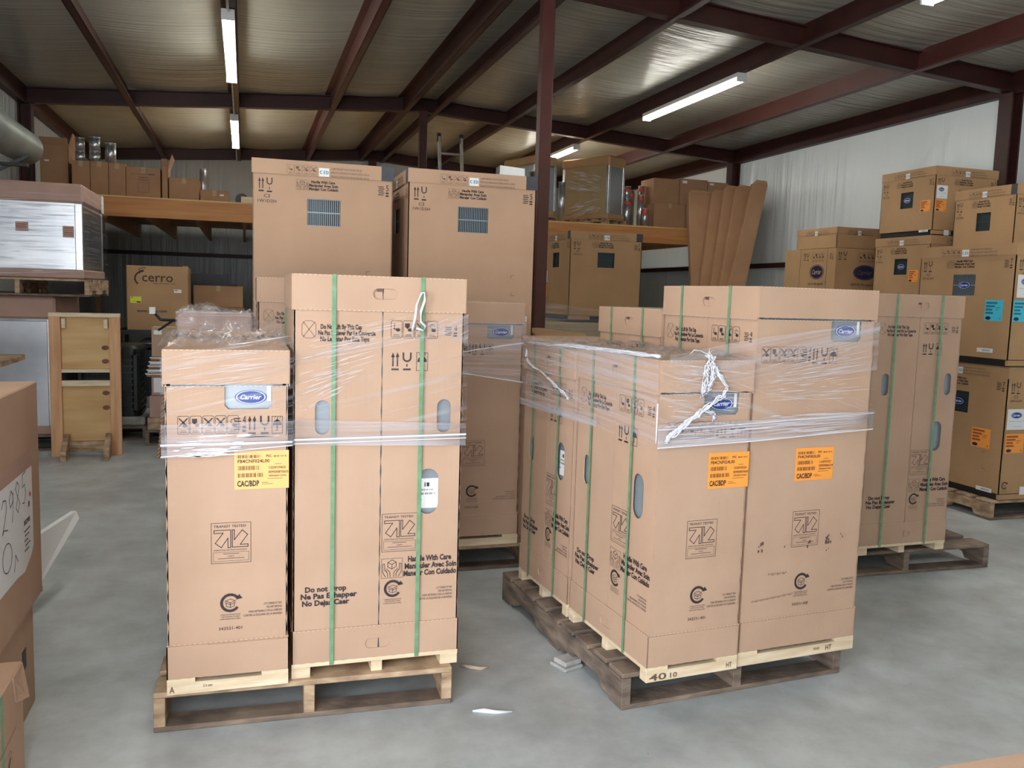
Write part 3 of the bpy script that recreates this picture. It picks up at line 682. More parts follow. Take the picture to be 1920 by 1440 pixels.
# ------------------------------------------------------------------ big vented unit cartons
def unit_carton(label,loc,rz,W,D,H,front=True,left=True,code=('C2','2W1D2H'),n=7,win=True,badge_f=False,badge_l=False,labels=(),group=None,base=.05,capr=True,mat='card_y',cap=.085,light=False):
    t=thing('unit_carton',label,'carton',loc,rz,group); th=.006; hc=H-cap
    if base:
        MB().box(.015,W-.015,.015,D-.015,0,base+.01).build('base_skid','black',t)
        MB().box(.004,.30*W,-.001,.02,base*.15,base*.9).build('corner_foot','card_y',t)
    MB().box(.03,W-.03,.03,D-.03,base,H-.03).build('coil_body','dark_coil',t)
    for fc,w,on in (('f',W,front),('l',D,left),('r',D,False),('b',W,False)):
        k=w/.83; holes=[]
        kz=1 if H>.5 else H/1.14
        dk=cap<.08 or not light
        if on and win:
            a0,a1,b0,b1=.317*k,.512*k,H-.375*kz,H-.216*kz
            if b0<.02: b0=.02
            holes=[[(a0,b0),(a1,b0),(a1,b1),(a0,b1)]]
        panel([[(.003,base),(w-.003,base),(w-.003,H-.01),(.003,H-.01)]]+holes,th,fc,d=D,W=W,y=.003).build('side_panel',mat,t)
        panel([[(0,hc),(w,hc),(w,H-.003),(0,H-.003)]],.004,fc,d=D,W=W,y=-.002).build('cap_wall',mat,t)
        if on:
            e=-.0015
            if win:
                g=D2(); nb=17
                for i in range(nb): u=a0+(a1-a0)*(i+.5)/nb; g.rect(u-.0018*k,b0,u+.0018*k,b1)
                for q in (0,.5,1): z=b0+(b1-b0)*q; g.rect(a0,z-.0035,a1,z+.0035)
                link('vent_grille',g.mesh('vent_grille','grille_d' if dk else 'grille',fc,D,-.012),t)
            def mk(w=w,k=k):
                a=D2(); a.icons(.196*k,H-.080,.178*k,.055,4,['t','f','x','x']); b=D2()
                for i,(s_,u1) in enumerate((('CLAMP PRESSURE TO NOT EXCEED 2000 LBS',.637),('PRESION DE LA ABRAZADERA NO DEBERA EXCEDER LAS 2000 LB',.681),('PRESSION DE PINCE POUR NE PAS DEPASSER 2000 LBS',.681))):
                    b.text(s_,.454*k,u1*k,H-.040-.0225*i,.011,.3)
                return [('handling_pictograms','ink_soft',a),('clamp_note','ink_soft',b)]
            link_prints(('cp',fc,w,H,D),mk,fc,D,t,.0026)
            lb=D2(); lb.rect(.384*k,H-.084,.444*k,H-.034); o=link('cap_sticker',lb.mesh('cap_sticker','white',fc,D,.003),t)
            lb=D2(); 
            lb.ring(.398*k,H-.059,.006,.010,60,300,8); lb.rect(.412*k,H-.07,.417*k,H-.048); lb.rect(.424*k,H-.07,.428*k,H-.048); lb.ring(.430*k,H-.059,.006,.010,-90,90,8)
            link('sticker_print',lb.mesh('sticker_print','cyan_ink',fc,D,.0036),o)
            kk=k; vz=kz
            def mk3(w=w,k=k,kk=kk,vz=vz):
                L=[]
                def add(nm,fn): d=D2(); fn(d); L.append((nm,'ink',d))
                add('up_arrows',lambda d:d.arrows(.033*kk,H-.190*vz,.037*kk,.080*vz)); add('hook_mark',lambda d:d.hook(.082*kk,H-.193*vz,.034*kk,.084*vz))
                if H>.5:
                    add('size_code',lambda d:(d.text(code[0],.067*kk,.101*kk,H-.224*vz,.019*vz,.2),d.text(code[1],.032*kk,.138*kk,H-.252*vz,.017*vz,.2)))
                add('hands_mark',lambda d:d.hands(.253*kk,H-.168*vz,.069*kk,.058*vz,.0018))
                add('care_warning',lambda d:d.three([('Handle With Care',.338*kk,.479*kk),('Manipuler Avec Soin',.326*kk,.497*kk),('Manejar Con Cuidado',.326*kk,.499*kk)],H-.108*vz,.062*vz,1.8))
                add('stack_limit_mark',lambda d:d.stack(n,.765*kk,H-.180*vz,.038*kk,.07*vz))
                if H>.95:
                    add('corner_register_mark',lambda d:(d.line((.673*k,H-.634),(.695*k,H-.634),.002),d.line((.673*k,H-.634),(.673*k,H-.654),.002)))
                    add('corner_register_mark',lambda d:(d.line((.677*k,H-.762),(.699*k,H-.762),.002),d.line((.677*k,H-.762),(.677*k,H-.742),.002)))
                    add('recycling_mark',lambda d:d.recycle(.05*k,H-.86,.028,True))
                return L
            link_prints(('uc',fc,w,H,D,code,n),mk3,fc,D,t,-.0015)
            if (badge_f if fc=='f' else badge_l): oval_badge(t,(a0+a1)/2,(b0+b1)/2,.052*k,.026,fc,D,e=-.0095)
        if on and capr:
            tp=D2(); tp.rect(.757*k,hc-.001,w+.002,H); link('corner_tape',tp.mesh('corner_tape','tape' if capr is True else 'card_y',fc,D,.0034),t)
    MB().box(-.001,W+.001,-.001,D+.001,H-.003,H).build('cap_lid',mat,t)
    for (fc,kind,u,z,w,h) in labels:
        a=D2(); a.rect(u,z,u+w,z+h)
        if kind=='white':
            o=link('paper_label',a.mesh('paper_label','white',fc,D,.0005),t); o['label']='white label with blue oval badge'; b_=D2(); c_=D2()
            badge(b_,c_,u+w*.42,z+h*.70,w*.26,h*.16); p=link('oval_badge',b_.mesh('oval_badge','navy',fc,D,.001),o); c2_=D2()
            for q in range(9): c2_.ring(u+w*(.62+.03*q),z+h*.42,.003,.0036,0,360,8)
            c2_.rect(u+w*.1,z+h*.40,u+w*.62,z+h*.41); c2_.rect(u+w*.3,z+h*.15,u+w*.7,z+h*.16)
            link('label_print',c2_.mesh('label_print','cyan_ink',fc,D,.001),o); link('badge_lettering',c_.mesh('badge_lettering','badge_w',fc,D,.0014),o)
        elif kind=='strip':
            o=link('barcode_label',a.mesh('barcode_label','white',fc,D,.0005),t); b_=D2(); b_.bars(u+w*.35,u+w*.85,z+h*.3,z+h*.7,18); link('label_print',b_.mesh('label_print','ink',fc,D,.001),o)
        elif kind=='tagw':
            o=link('corner_sticker',a.mesh('corner_sticker','white',fc,D,.0035),t)
        else:
            m_={'orange':('orange','orange_ink'),'cyan':('cyan','cyan_ink')}[kind]
            o=link('shipping_label',a.mesh('shipping_label',m_[0],fc,D,.0005),t); o['label']=kind+' printed shipping label'
            b_=D2()
            for i,(p,q) in enumerate(((.06,.68),(.06,.55),(.06,.42),(.06,.48))):
                zz=z+h*(.86-.16*i); b_.rect(u+w*p,zz-h*.05,u+w*q,zz+h*.04)
            b_.rect(u+w*.6,z+h*.62,u+w*.85,z+h*.65); b_.rect(u+w*.6,z+h*.52,u+w*.75,z+h*.55); b_.text('6',u+w*.85,u+w*.92,z+h*.08,h*.1,1)
            link('label_print',b_.mesh('label_print',m_[1],fc,D,.001),o)
            b_=D2(); c_=D2(); badge(b_,c_,u+w*.22,z+h*.13,w*.15,h*.085); link('oval_badge',b_.mesh('oval_badge','navy_d',fc,D,.0014),o)
    return t
C3=('C3','1W1D2H')
unit_carton('big vented carton with grey-taped cap corner, left one of the central pair',(.043,5.30,1.14),-.012,.825,.80,1.128,code=C3,n=5,mat='card_m',left=False,light=True)
unit_carton('big vented carton with grey-taped cap corner, right one beside the steel post',(.962,5.30,1.14),0,.835,.80,1.135,code=C3,n=5,mat='card_m',light=True,labels=(('f','tagw',.765,.035,.055,.045),('f','strip',.748,.205,.045,.035)))
unit_carton('lower big carton under the left central vented carton',(.043,5.30,.02),0,.825,.80,1.118,code=C3,n=5,mat='card_m',left=False,win=False)
unit_carton('lower big carton under the right central vented carton',(.962,5.30,.02),0,.835,.80,1.118,code=C3,n=5,mat='card_m',left=False,win=False)
unit_carton('olive-tan vented carton with dark window in front of the right loft beam',(3.273,8.50,1.27),0,.832,.86,.94,labels=(('l','white',.04,.40,.14,.13),('l','orange',.03,.25,.15,.13)))
# goods below it
t=thing('film_wrapped_carton','film-wrapped carton under the olive-tan vented carton','carton',(2.88,8.35,0),0)
MB().box(0,1.18,0,1.0,.13,1.25).build('carton_body','olive',t,bevel=.01)
MB().box(.02,1.16,.02,.98,0,.13).build('skid','pallet_g',t)
# right front stack
pallet('wooden_pallet','brown pallet under the near right stack of unit cartons',(5.13,4.72,0),0,1.1,1.1,MAT['pallet'],nb=6)
unit_carton('lowest carton of the near right stack, with orange label',(5.19,4.72,.14),0,.86,.88,.972,n=7,badge_l=True,capr=False,labels=(('l','orange',.60,.36,.17,.145),('f','orange',.02,.35,.17,.14),('f','white',.02,.52,.20,.15),('f','tagw',.19,.04,.10,.06),('l','strip',.68,.045,.14,.03)))
unit_carton('carton with cyan labels on the near right stack',(5.14,4.70,1.115),0,.86,.89,.872,code=('C2','2F1D3H'),n=7,light=True,badge_l=True,capr=False,labels=(('l','cyan',.66,.32,.155,.15),('f','cyan',.01,.32,.16,.15),('f','white',.03,.49,.19,.16),('l','strip',.62,.09,.14,.03)))
unit_carton('small vented carton topmost at the right edge, before the wall column',(6.2,5.72,1.99),0,.72,.66,.585,n=7,capr=True,base=0)
unit_carton('plain lower carton under the topmost right edge carton',(6.15,5.70,1.06),0,.80,.74,.93,n=7,front=False,left=False,win=False)
unit_carton('bottom carton beneath the right edge stack, mostly hidden',(6.15,5.70,0),0,.80,.74,1.055,n=7,front=False,left=False,win=False)
# stack by the wall
unit_carton('top carton of the wall stack, with white and orange corner labels',(6.31,6.75,2.215),0,.755,.73,.652,n=7,badge_l=True,capr=False,labels=(('l','orange',.555,.225,.13,.11),('f','orange',.015,.225,.13,.11),('f','white',.02,.345,.13,.125),('l','strip',.56,.03,.12,.022),('f','tagw',.14,.00,.06,.05)))
unit_carton('lower carton of the wall stack, with orange label',(6.29,6.73,1.42),0,.77,.76,.79,n=7,badge_l=True,capr=False,labels=(('l','orange',.50,.34,.13,.12),))
unit_carton('hidden bottom carton of the wall stack',(6.29,6.73,0),0,.80,.78,1.415,n=7,front=False,left=False,win=False)
unit_carton('low flat vented carton on the slogan-printed carton by the right wall',(6.31,8.14,2.155),0,.60,.72,.228,n=7,capr=False,base=0,cap=.07)
t=thing('slogan_carton','carton printed with dark oval logos and a slogan by the right wall','carton',(6.30,8.12,1.42),0)
MB().box(0,.76,0,.94,0,.73).build('carton_body','card_y',t,bevel=.004)
for fc,w,uc in (('l',.94,.62),('f',.76,.38)):
    a=D2(); b_=D2(); 
    cx=uc if fc=='l' else .40; rx=.13 if fc=='l' else .155
    badge(a,b_,cx,.465,rx,.085); o=link('oval_logo',a.mesh('oval_logo','navy_d',fc,.94,.001),t); link('logo_lettering',b_.mesh('logo_lettering','ink_soft' if fc=='f' else 'card_y',fc,.94,.0016),o)
    c_=D2(); c_.text('turn to the experts',cx-rx*1.15,cx+rx*.95,.315,.035,.2)
    for q in (0,.03): c_.ring(cx+rx*1.05+q,.335,.024,.027,-40,250,14,sx=.6)
    c_.arrows(cx-rx*2.0 if fc=='l' else .03,.60,.05,.09); c_.hook(cx-rx*1.55 if fc=='l' else .10,.60,.045,.09); c_.icons(cx-.10,.58,.22,.11,4,['t','f','x','x']); c_.stack(5,.86 if fc=='l' else .70,.60,.035,.08)
    link('printed_marks',c_.mesh('printed_marks','ink',fc,.94,.0012),t)
    if fc=='l': s_=D2(); s_.rect(.30,0,.305,.73); s_.rect(.79,0,.795,.73); link('panel_seam',s_.mesh('panel_seam','black','l',.94,.0008),t)
unit_carton('hidden lower carton under the slogan-printed carton',(6.29,8.10,0),0,.80,.95,1.415,n=7,front=False,left=False,win=False)

# ------------------------------------------------------------------ storage loft
LZ=2.60; LY=11.76
t=thing('storage_loft','timber storage loft carrying goods across the back of the warehouse','loft',(0,0,0))
for x0,x1 in ((-2.5,2.30),(2.48,6.75)):
    MB().box(x0,x1,LY,LY+.045,LZ-.255,LZ-.02).build('rim_beam','beamwood',t,bevel=.003)
MB().box(2.48,6.75,LY-.045,LY-.002,LZ-.25,LZ-.14).build('ledger_board','beamwood',t,bevel=.003)
for k in range(16):
    x=-2.4+k*.6; MB().box(x-.02,x+.02,LY+.05,YB-.2,LZ-.25,LZ-.02).build('joist','lumber',t)
for k in range(4):
    y=LY+k*1.29; MB().box(-2.5,6.75,y,y+1.285,LZ-.02,LZ).build('deck_sheet','ply',t)
for x,y in ((-2.45,LY+.08),(2.2,LY+.1),(6.65,LY+.08),(-2.45,16.5),(6.65,16.5)): MB().box(x-.045,x+.045,y,y+.09,0,LZ-.255).build('leg','lumber',t)
def carton(label,x0,x1,y0,dd,z0,z1,rz=0,mat='card_d',group=None,tape=True,sticker=None,name='cardboard_carton',flaps=False):
    t=thing(name,label,'carton',(x0,y0,z0),rz,group); w=x1-x0; h=z1-z0
    if flaps:
        MB().box(0,w,0,.004,0,h).box(0,w,dd-.004,dd,0,h).box(0,.004,0,dd,0,h).box(w-.004,w,0,dd,0,h).box(0,w,0,dd,0,.005).build('carton_body',mat,t)
        MB().hexa([(w-.002,0,h),(w+.002,0,h),(w+.002,dd,h),(w-.002,dd,h)],[(w+.05,0,h+.16),(w+.054,0,h+.16),(w+.054,dd,h+.14),(w+.05,dd,h+.14)]).build('flap',mat,t)
        MB().hexa([(0,-.002,h),(w,-.002,h),(w,.002,h),(0,.002,h)],[(0,-.05,h+.09),(w,-.05,h+.09),(w,-.046,h+.09),(0,-.046,h+.09)]).build('flap',mat,t)
    else:
        MB().box(0,w,0,dd,0,h-.004).build('carton_body',mat,t,bevel=.004)
        MB().box(.001,w/2-.0,.001,dd-.001,h-.004,h).box(w/2+.003,w-.001,.001,dd-.001,h-.004,h).build('flap',mat,t)
    if tape: MB().box(w/2-.025,w/2+.025,-.0015,0,h-.07,h).box(w/2-.025,w/2+.025,-.001,dd,h,h+.001).build('packing_tape','olive',t)
    if sticker: 
        a=D2(); a.rect(*sticker); link('sticker',a.mesh('sticker','white','f',dd,.002),t)
    return t
G='plain cartons in the left loft row'
Y=12.0
t=carton('open tall carton with raised flap at the far left of the loft',-2.42,-2.10,12.1,.45,LZ,3.20,flaps=True,tape=False)
pr=D2(); pr.rect(.05,.4,.10,.42); link('sticker',pr.mesh('sticker','white','f',0,.002),t)
carton('first plain brown carton under the metal cans, left loft',-2.05,-1.845,Y,.4,LZ,3.02)
carton('second plain brown carton under the metal cans, left loft',-1.84,-1.635,Y,.4,LZ,3.03)
carton('tall plain carton third in the left loft row',-1.63,-1.435,Y,.4,LZ,3.02)
t=carton('printed carton with a square outline on the left loft',-1.43,-1.025,Y,.4,LZ,2.99)
for nm_,fn_ in (('heading_print',lambda d:(d.text('CPC',.17,.24,.345,.016,.3),d.text('Multi Purpose Adhesive',.06,.25,.30,.012,.3),d.rect(.26,.298,.34,.315))),('product_print',lambda d:(d.text('PREMIUM',.15,.25,.255,.018,1),d.text('Refrigerant',.145,.275,.225,.018,1))),('square_outline',lambda d:d.frame(.14,.08,.27,.20,.004))):
    d=D2(); fn_(d); link(nm_,d.mesh(nm_,'ink_soft','f',.4,.0015),t)
carton('narrow carton with upright cream flap, left loft',-1.01,-.935,Y,.4,LZ,3.02,flaps=True,tape=False)
carton('squarish plain carton right of the cream flap, left loft',-.925,-.56,Y,.4,LZ,2.89)
carton('low carton with small white sticker, left loft',-.545,-.20,Y,.4,LZ,2.755,sticker=(.24,.09,.29,.11))
MB().box(-.04,.12,Y,Y+.3,LZ,2.70).build('pale_box','pine'); tag(bpy.data.objects['pale_box'],'small pale yellow box at the left of the big vented carton','box')
t=MB().tube([(-.03,Y+.32,2.70),(-.03,Y+.38,2.70)],.085,20).build('black_roll','black'); t.location=(0,.0,-.012); tag(t,'round black roll standing behind the pale yellow box','roll')
def can(x,y,z,r,h,label,mat='galv',bands=()):
    t=thing('metal_flue_pipe',label,'metal pipe',(x,y,z))
    MB().tube([(0,0,0),(0,0,h)],r,20).build('pipe_wall',mat,t,True)
    MB().tube([(0,0,h-.004),(0,0,h+.01)],r*1.02,20).build('rim',mat,t,True)
    for b0,b1 in bands: MB().tube([(0,0,b0),(0,0,b1)],r*1.012,20,False).build('red_band','red_band',t,True)
    return t
GC='shiny metal pipes stacked on the left loft cartons'
can(-2.10,12.64,LZ,.055,.475,'lower metal pipe beside the open tall carton, left loft'); can(-2.10,12.64,3.09,.055,.27,'upper shiny metal pipe nearest the open tall carton')
can(-1.97,12.12,3.02,.055,.125,'lower short metal can on the first plain loft carton'); can(-1.97,12.12,3.16,.055,.15,'upper metal can second from the left on the loft')
can(-1.80,12.12,3.03,.065,.12,'lower short metal can on the second plain loft carton'); can(-1.80,12.12,3.16,.065,.17,'upper metal can third from the left on the loft')
can(-1.63,12.2,3.03,.065,.25,'single bright metal can rightmost on the left loft cartons')
can(-.53,12.45,LZ,.045,.47,'slim dark metal pipe standing behind the left loft cartons')

# rooftop packaged units
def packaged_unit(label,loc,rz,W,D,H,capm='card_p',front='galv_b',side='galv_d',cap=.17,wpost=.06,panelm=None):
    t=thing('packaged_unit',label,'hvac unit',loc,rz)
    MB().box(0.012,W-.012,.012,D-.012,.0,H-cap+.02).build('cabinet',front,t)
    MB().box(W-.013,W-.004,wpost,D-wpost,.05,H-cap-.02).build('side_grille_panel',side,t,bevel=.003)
    MB().box(wpost,W-wpost,.004,.014,.05,H-cap-.02).build('front_panel',panelm or front,t,bevel=.003)
    for x,y in ((0,0),(W-wpost,0),(W-wpost,D-wpost),(0,D-wpost)): MB().box(x,x+wpost,y,y+wpost,0,H-cap).build('corner_post','galv',t,bevel=.004)
    MB().box(-.012,W+.012,-.012,D+.012,H-cap,H).build('cardboard_cap',capm,t,bevel=.02)
    MB().box(-.01,W+.01,-.01,D+.01,-.0,.08).build('base_wrap',capm,t,bevel=.01)
    return t
# upper unit at the far left on its pallet; its twin beneath
t=packaged_unit('upper silver film-wrapped unit at the left edge',(-2.50,8.47,1.545),0.0,1.13,1.15,.83)
d=D2(); d.rect(.60,.40,.70,.48); d.rect(.97,.36,1.06,.46); o=link('warning_sticker',d.mesh('warning_sticker','card_p','f',0,.0),t)
d=D2()
for z_ in (.455,.44,.425,.41): d.rect(.61,z_,.69,z_+.006)
for z_ in (.44,.42,.40,.38): d.rect(.98,z_,1.05,z_+.006)
link('sticker_print',d.mesh('sticker_print','orange_ink','f',0,.001),o)
d=D2(); d.rect(.98,.66,1.13,.83); o=link('cap_sticker',d.mesh('cap_sticker','white','r',1.15,.014,W=1.13),t)
pallet('wooden_pallet','tan notched pallet between the two left silver units',(-2.46,8.42,1.385),0,1.14,1.15,MAT['pallet'],h=.155)
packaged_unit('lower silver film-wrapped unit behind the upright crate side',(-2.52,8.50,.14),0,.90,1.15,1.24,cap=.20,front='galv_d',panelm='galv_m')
pallet('wooden_pallet','dark pallet under the lower left silver unit',(-2.52,8.47,0),0,.92,1.19,MAT['pallet_g'],nb=6)
# loft units on the right
a_=.49
packaged_unit('film-wrapped unit with brown papered side on the right loft',(5.19,11.99,2.70),a_,.40,.92,.93,capm='card_y',front='olive',panelm='galv_m',cap=.14,wpost=.05)
pallet('wooden_pallet','shallow pallet under the papered unit on the right loft',(5.19,11.95,LZ+.002),a_,.46,.98,MAT['pallet'],h=.095,nb=5)
packaged_unit('grey unit with cardboard cap right behind the steel post on the loft',(4.03,12.0,2.69),.30,.40,.80,.86,capm='card_y',front='galv_d',panelm='casing',cap=.13,wpost=.04)
pallet('wooden_pallet','pallet under the grey unit behind the post, loft',(4.03,11.97,LZ+.002),.30,.44,.84,MAT['pallet'],h=.085,nb=5)
MB().hexa([(3.48,12.0,LZ),(3.90,12.0,LZ),(3.90,12.2,LZ),(3.48,12.2,LZ)],[(3.50,12.0,3.36),(3.88,12.02,3.34),(3.88,12.2,3.33),(3.50,12.2,3.35)]).build('foil_bag_box','galv_b'); tag(bpy.data.objects['foil_bag_box'],'silver foil-faced box just left of the steel post on the loft','box')
can(4.44,11.95,LZ+.0,.05,.57,'white-grey metal pipe between the two loft units')
RB=((.02,.06),(.36,.42))
can(5.67,12.35,LZ,.085,.43,'wide lower red-banded metal pipe on the right loft',bands=((.36,.41),)); can(5.66,12.35,3.04,.06,.19,'upper red-banded metal can on the widest lower pipe',bands=((.12,.16),))
can(5.53,12.32,LZ,.05,.43,'slim lower red-banded pipe next to the papered unit',bands=((.36,.41),)); can(5.53,12.32,3.04,.045,.19,'upper slim red-banded can next to the papered unit',bands=((.12,.16),))
can(5.80,12.5,LZ,.06,.60,'tall metal pipe behind the red-banded pipes',bands=((.5,.55),)); can(5.84,12.05,LZ,.05,.28,'short red-topped can in front of the brown loft cartons',bands=((.2,.27),)); can(5.83,12.2,LZ,.052,.50,'medium red-topped pipe beside the brown loft cartons',bands=((.42,.48),))
can(5.93,12.4,LZ,.05,.66,'tallest red-topped pipe against the upper loft carton',bands=((.58,.63),))
carton('upper left carton of the brown pile on the right loft',6.0,6.44,12.12,.45,2.985,3.37,tape=False)
carton('upper middle carton with white sticker, brown pile on the right loft',6.45,6.93,12.12,.45,2.99,3.39,tape=False,sticker=(.04,.33,.12,.37))
carton('upper right carton with white sticker, brown pile on the right loft',6.94,7.30,12.12,.45,2.99,3.37,tape=False,sticker=(.03,.33,.10,.36))
carton('lower left carton of the brown pile on the right loft',5.97,6.50,12.0,.5,LZ,2.98)
carton('lower middle carton with white sticker, brown pile on the right loft',6.51,6.80,12.0,.5,LZ,2.98,tape=False,sticker=(.03,.31,.13,.345))
carton('lower right carton of the brown pile on the right loft',6.82,7.28,12.15,.5,LZ,2.98,tape=False)

# long flat cartons leaning in front of the loft
tops=((5.95,6.50,10.95),(6.32,6.62,10.85),(6.52,6.78,10.92),(6.70,6.98,10.85),(6.98,7.22,10.95))
mids=((5.82,6.05),(5.96,6.16),(6.12,6.34),(6.26,6.50),(6.40,6.66))
zt_=(3.05,3.06,3.12,3.12,3.19)
nm=['leftmost wide leaning flat carton with faint print, before the loft','second leaning flat carton from the left, before the loft','third leaning flat carton, torn at its top','fourth leaning flat carton from the left','rightmost and tallest leaning flat carton against the right wall']
for i in range(5):
    t=thing('long_flat_carton',nm[i],'carton',(0,0,0)); (a,b_,y1)=tops[i]; (c,d_)=mids[i]; y1=11.2-.11*i; y0=10.75-.11*i; q_=y1/10.92; a*=q_; b_*=q_; c*=q_; d_*=q_
    z1=zt_[i]; zm=1.74; k=(0-zm)/(z1-zm)
    B0=(c+(a-c)*k, y0+(y1-y0)*k); B1=(d_+(b_-d_)*k, B0[1])
    B1=(max(B1[0],B0[0]+.22),B1[1]); th=.10
    MB().hexa([(B0[0],B0[1],.0),(B1[0],B1[1],.0),(B1[0]+.02,B1[1]+th,.0),(B0[0]+.02,B0[1]+th,.0)],[(a,y1,z1),(b_,y1,z1-.02),(b_+.02,y1+th,z1-.02),(a+.02,y1+th,z1)]).build('carton_body','card_d',t,bevel=.006)
    MB().hexa([(a,y1-.002,z1-.004),(b_,y1-.002,z1-.024),(b_,y1+.002,z1-.02),(a,y1+.002,z1)],[(a+.05,y1-.01,z1+.05),(b_-.03,y1-.02,z1+.04),(b_-.03,y1-.016,z1+.04),(a+.05,y1-.006,z1+.05)]).build('torn_flap','card_d',t)
# ladder against the loft
t=thing('extension_ladder','aluminium ladder top rising behind the right big vented carton','ladder',(2.46,10.6,0))
for x in (0,.30): MB().bar((x,0,0),(x,.75,3.56),.03,.07,(0,1,0)).build('rail','alu',t); MB().tube([(x,.74,3.50),(x,.76,3.61)],.032,10).build('end_cap','black',t)
for k in range(11):
    z=.25+k*.31; MB().tube([(0,.75*z/3.52,z),(.30,.75*z/3.52,z)],.016,8).build('rung','alu',t)

# ------------------------------------------------------------------ left side goods
t=thing('round_duct','fat dull green round duct hanging at the upper left','duct',(0,0,0))
MB().tube([(-2.12,3.5,2.85),(-2.12,9.5,2.85),(-2.12,9.95,2.85),(-2.12,10.03,2.85)],[.168,.168,.165,.145],28).build('duct_pipe','duct',t,True)
MB().box(-2.55,-1.98,9.35,9.42,2.60,2.63).build('bracket_rail','black',t); MB().box(-2.30,-2.27,9.33,9.37,2.60,4.0).build('hanger','black',t)
MB().bar((-2.4,9.4,2.46),(-1.98,9.45,2.72),.03,.03).build('hanger','black',t)
# wooden frame (crate side) standing on the floor
t=thing('crate_side','upright pine crate side with plywood panels standing on the floor at left','crate side',(-1.60,8.14,0),.06)
Wc=.56
MB().box(0,.092,0,.04,0,1.215).build('stud','lumber',t,bevel=.003); MB().box(Wc-.09,Wc,0,.04,0,1.215).build('stud','lumber',t,bevel=.003)
MB().box(0,Wc,-.002,.09,1.215,1.25).build('top_rail','pine',t,bevel=.003)
MB().box(.06,Wc-.06,.04,.052,.76,1.215).build('plywood_panel','ply',t); MB().box(.06,Wc-.06,.04,.052,.05,.64).build('plywood_panel','ply',t)
MB().box(.092,Wc-.09,.0,.04,.735,.765).build('cross_rail','pine',t,bevel=.002); MB().box(.092,Wc-.09,.0,.04,.615,.665).build('cross_rail','pine',t,bevel=.002); MB().box(.092,Wc-.09,0,.04,.04,.13).build('cross_rail','pallet',t,bevel=.002)
for x in (.10,Wc-.13): MB().hexa([(x,-.28,0),(x+.045,-.28,0),(x+.045,.0,0),(x,.0,0)],[(x,-.28,.09),(x+.045,-.28,.09),(x+.045,.0,.20),(x,.0,.20)]).build('foot','pallet',t,bevel=.003); MB().box(x,x+.03,-.006,.03,1.12,1.20).build('cleat','pine',t)
for z in (.95,.83,.55,.42):
    kd=D2(); kd.disc(Wc-.125,z,.030,.021,n=14); kn=kd.mesh('knot','knot','f',0,0)
    for v in kn.vertices: v.co.y=.0385
    link('knot',kn,t)
# plank end jutting in at the left
t=thing('work_plank','thick plank end jutting in at the left edge','plank',(-2.45,7.25,.86))
MB().box(0,.70,0,.75,0,.045).build('plank','pallet',t,bevel=.004); MB().box(.05,.12,.1,.17,-.86,0).build('leg','lumber',t); MB().box(.05,.12,.6,.67,-.86,0).build('leg','lumber',t)
# condenser on a pad and pallet
pallet('wooden_pallet','pallet under the dark condenser and pad',(-1.585,8.92,0),0,.67,.9,MAT['pallet_g'],nb=6)
tag(MB().box(-1.58,-.93,8.93,9.6,.141,.225).build('equipment_pad','concrete_pad',bevel=.015),'grey equipment pad under the dark condenser','pad')
t=thing('condenser_unit','dark round-cornered condenser beside the upright crate side','hvac unit',(-1.262,9.27,.226))
def rring(w,r,n=5):
    P=[]
    for cx,cy,a0 in ((w-r,w-r,0),(-w+r,w-r,90),(-w+r,-w+r,180),(w-r,-w+r,270)):
        for k in range(n+1): a=R(a0+90*k/n); P.append((cx+r*math.cos(a),cy+r*math.sin(a)))
    return P
def lathe_sq(levels):
    mb=MB(); n=None
    for (w,r,z) in levels:
        P=rring(w,r); n=len(P); mb.v+=[(x,y,z) for x,y in P]
    for i in range(len(levels)-1):
        for k in range(n): a=i*n+k; b=i*n+(k+1)%n; mb.f.append((a,b,b+n,a+n))
    mb.f.append(tuple(range(n))[::-1]); mb.f.append(tuple((len(levels)-1)*n+k for k in range(n))); return mb
lathe_sq([(.29,.09,0),(.29,.09,.04)]).build('base_pan','black',t)
lathe_sq([(.275,.08,.04),(.275,.08,.62)]).build('coil_body','dark_coil',t)
lathe_sq([(.30,.10,.62),(.30,.10,.66),(.28,.09,.69),(.20,.07,.695)]).build('top_cap','mesh_green',t)
for k in range(10):
    z=.06+k*.06; lathe_sq([(.288,.09,z),(.288,.09,z+.022)]).build('louvre','mesh_green',t)
for sx in (-1,1):
    for sy in (-1,1): MB().box(sx*.245-.045,sx*.245+.045,sy*.245-.045,sy*.245+.045,.03,.63).build('corner_post','mesh_green',t,bevel=.03)
# stack of flat trays and boxes with the small carton on top
pallet('wooden_pallet','pallet under the pile of flat boards by the condenser',(-.90,8.62,0),0,.95,.9,MAT['pallet_g'],nb=6)
zz=.141
for i,(h,m_,lb,nmz) in enumerate(((.12,'pallet','film-covered timber bundle low in the pile by the condenser','timber_bundle'),(.21,'card_p','film-wrapped brown carton low in the pile by the condenser','cardboard_carton'),(.18,'card_p','pinkish carton with white panel in the pile by the condenser','cardboard_carton'))):
    t=thing(nmz,lb,'carton' if i else 'timber',(-.88+.02*i,8.64,zz)); MB().box(0,.75,0,.6,0,h-.003).build('body',m_,t,bevel=.005)
    if i==2:
        d=D2(); d.rect(.02,.03,.17,h-.012); o=link('side_sticker',d.mesh('side_sticker','white','f',0,.001),t); d=D2(); d.rect(.12,h-.04,.16,h-.027); link('sticker_print',d.mesh('sticker_print','ink','f',0,.002),o)
    zz+=h
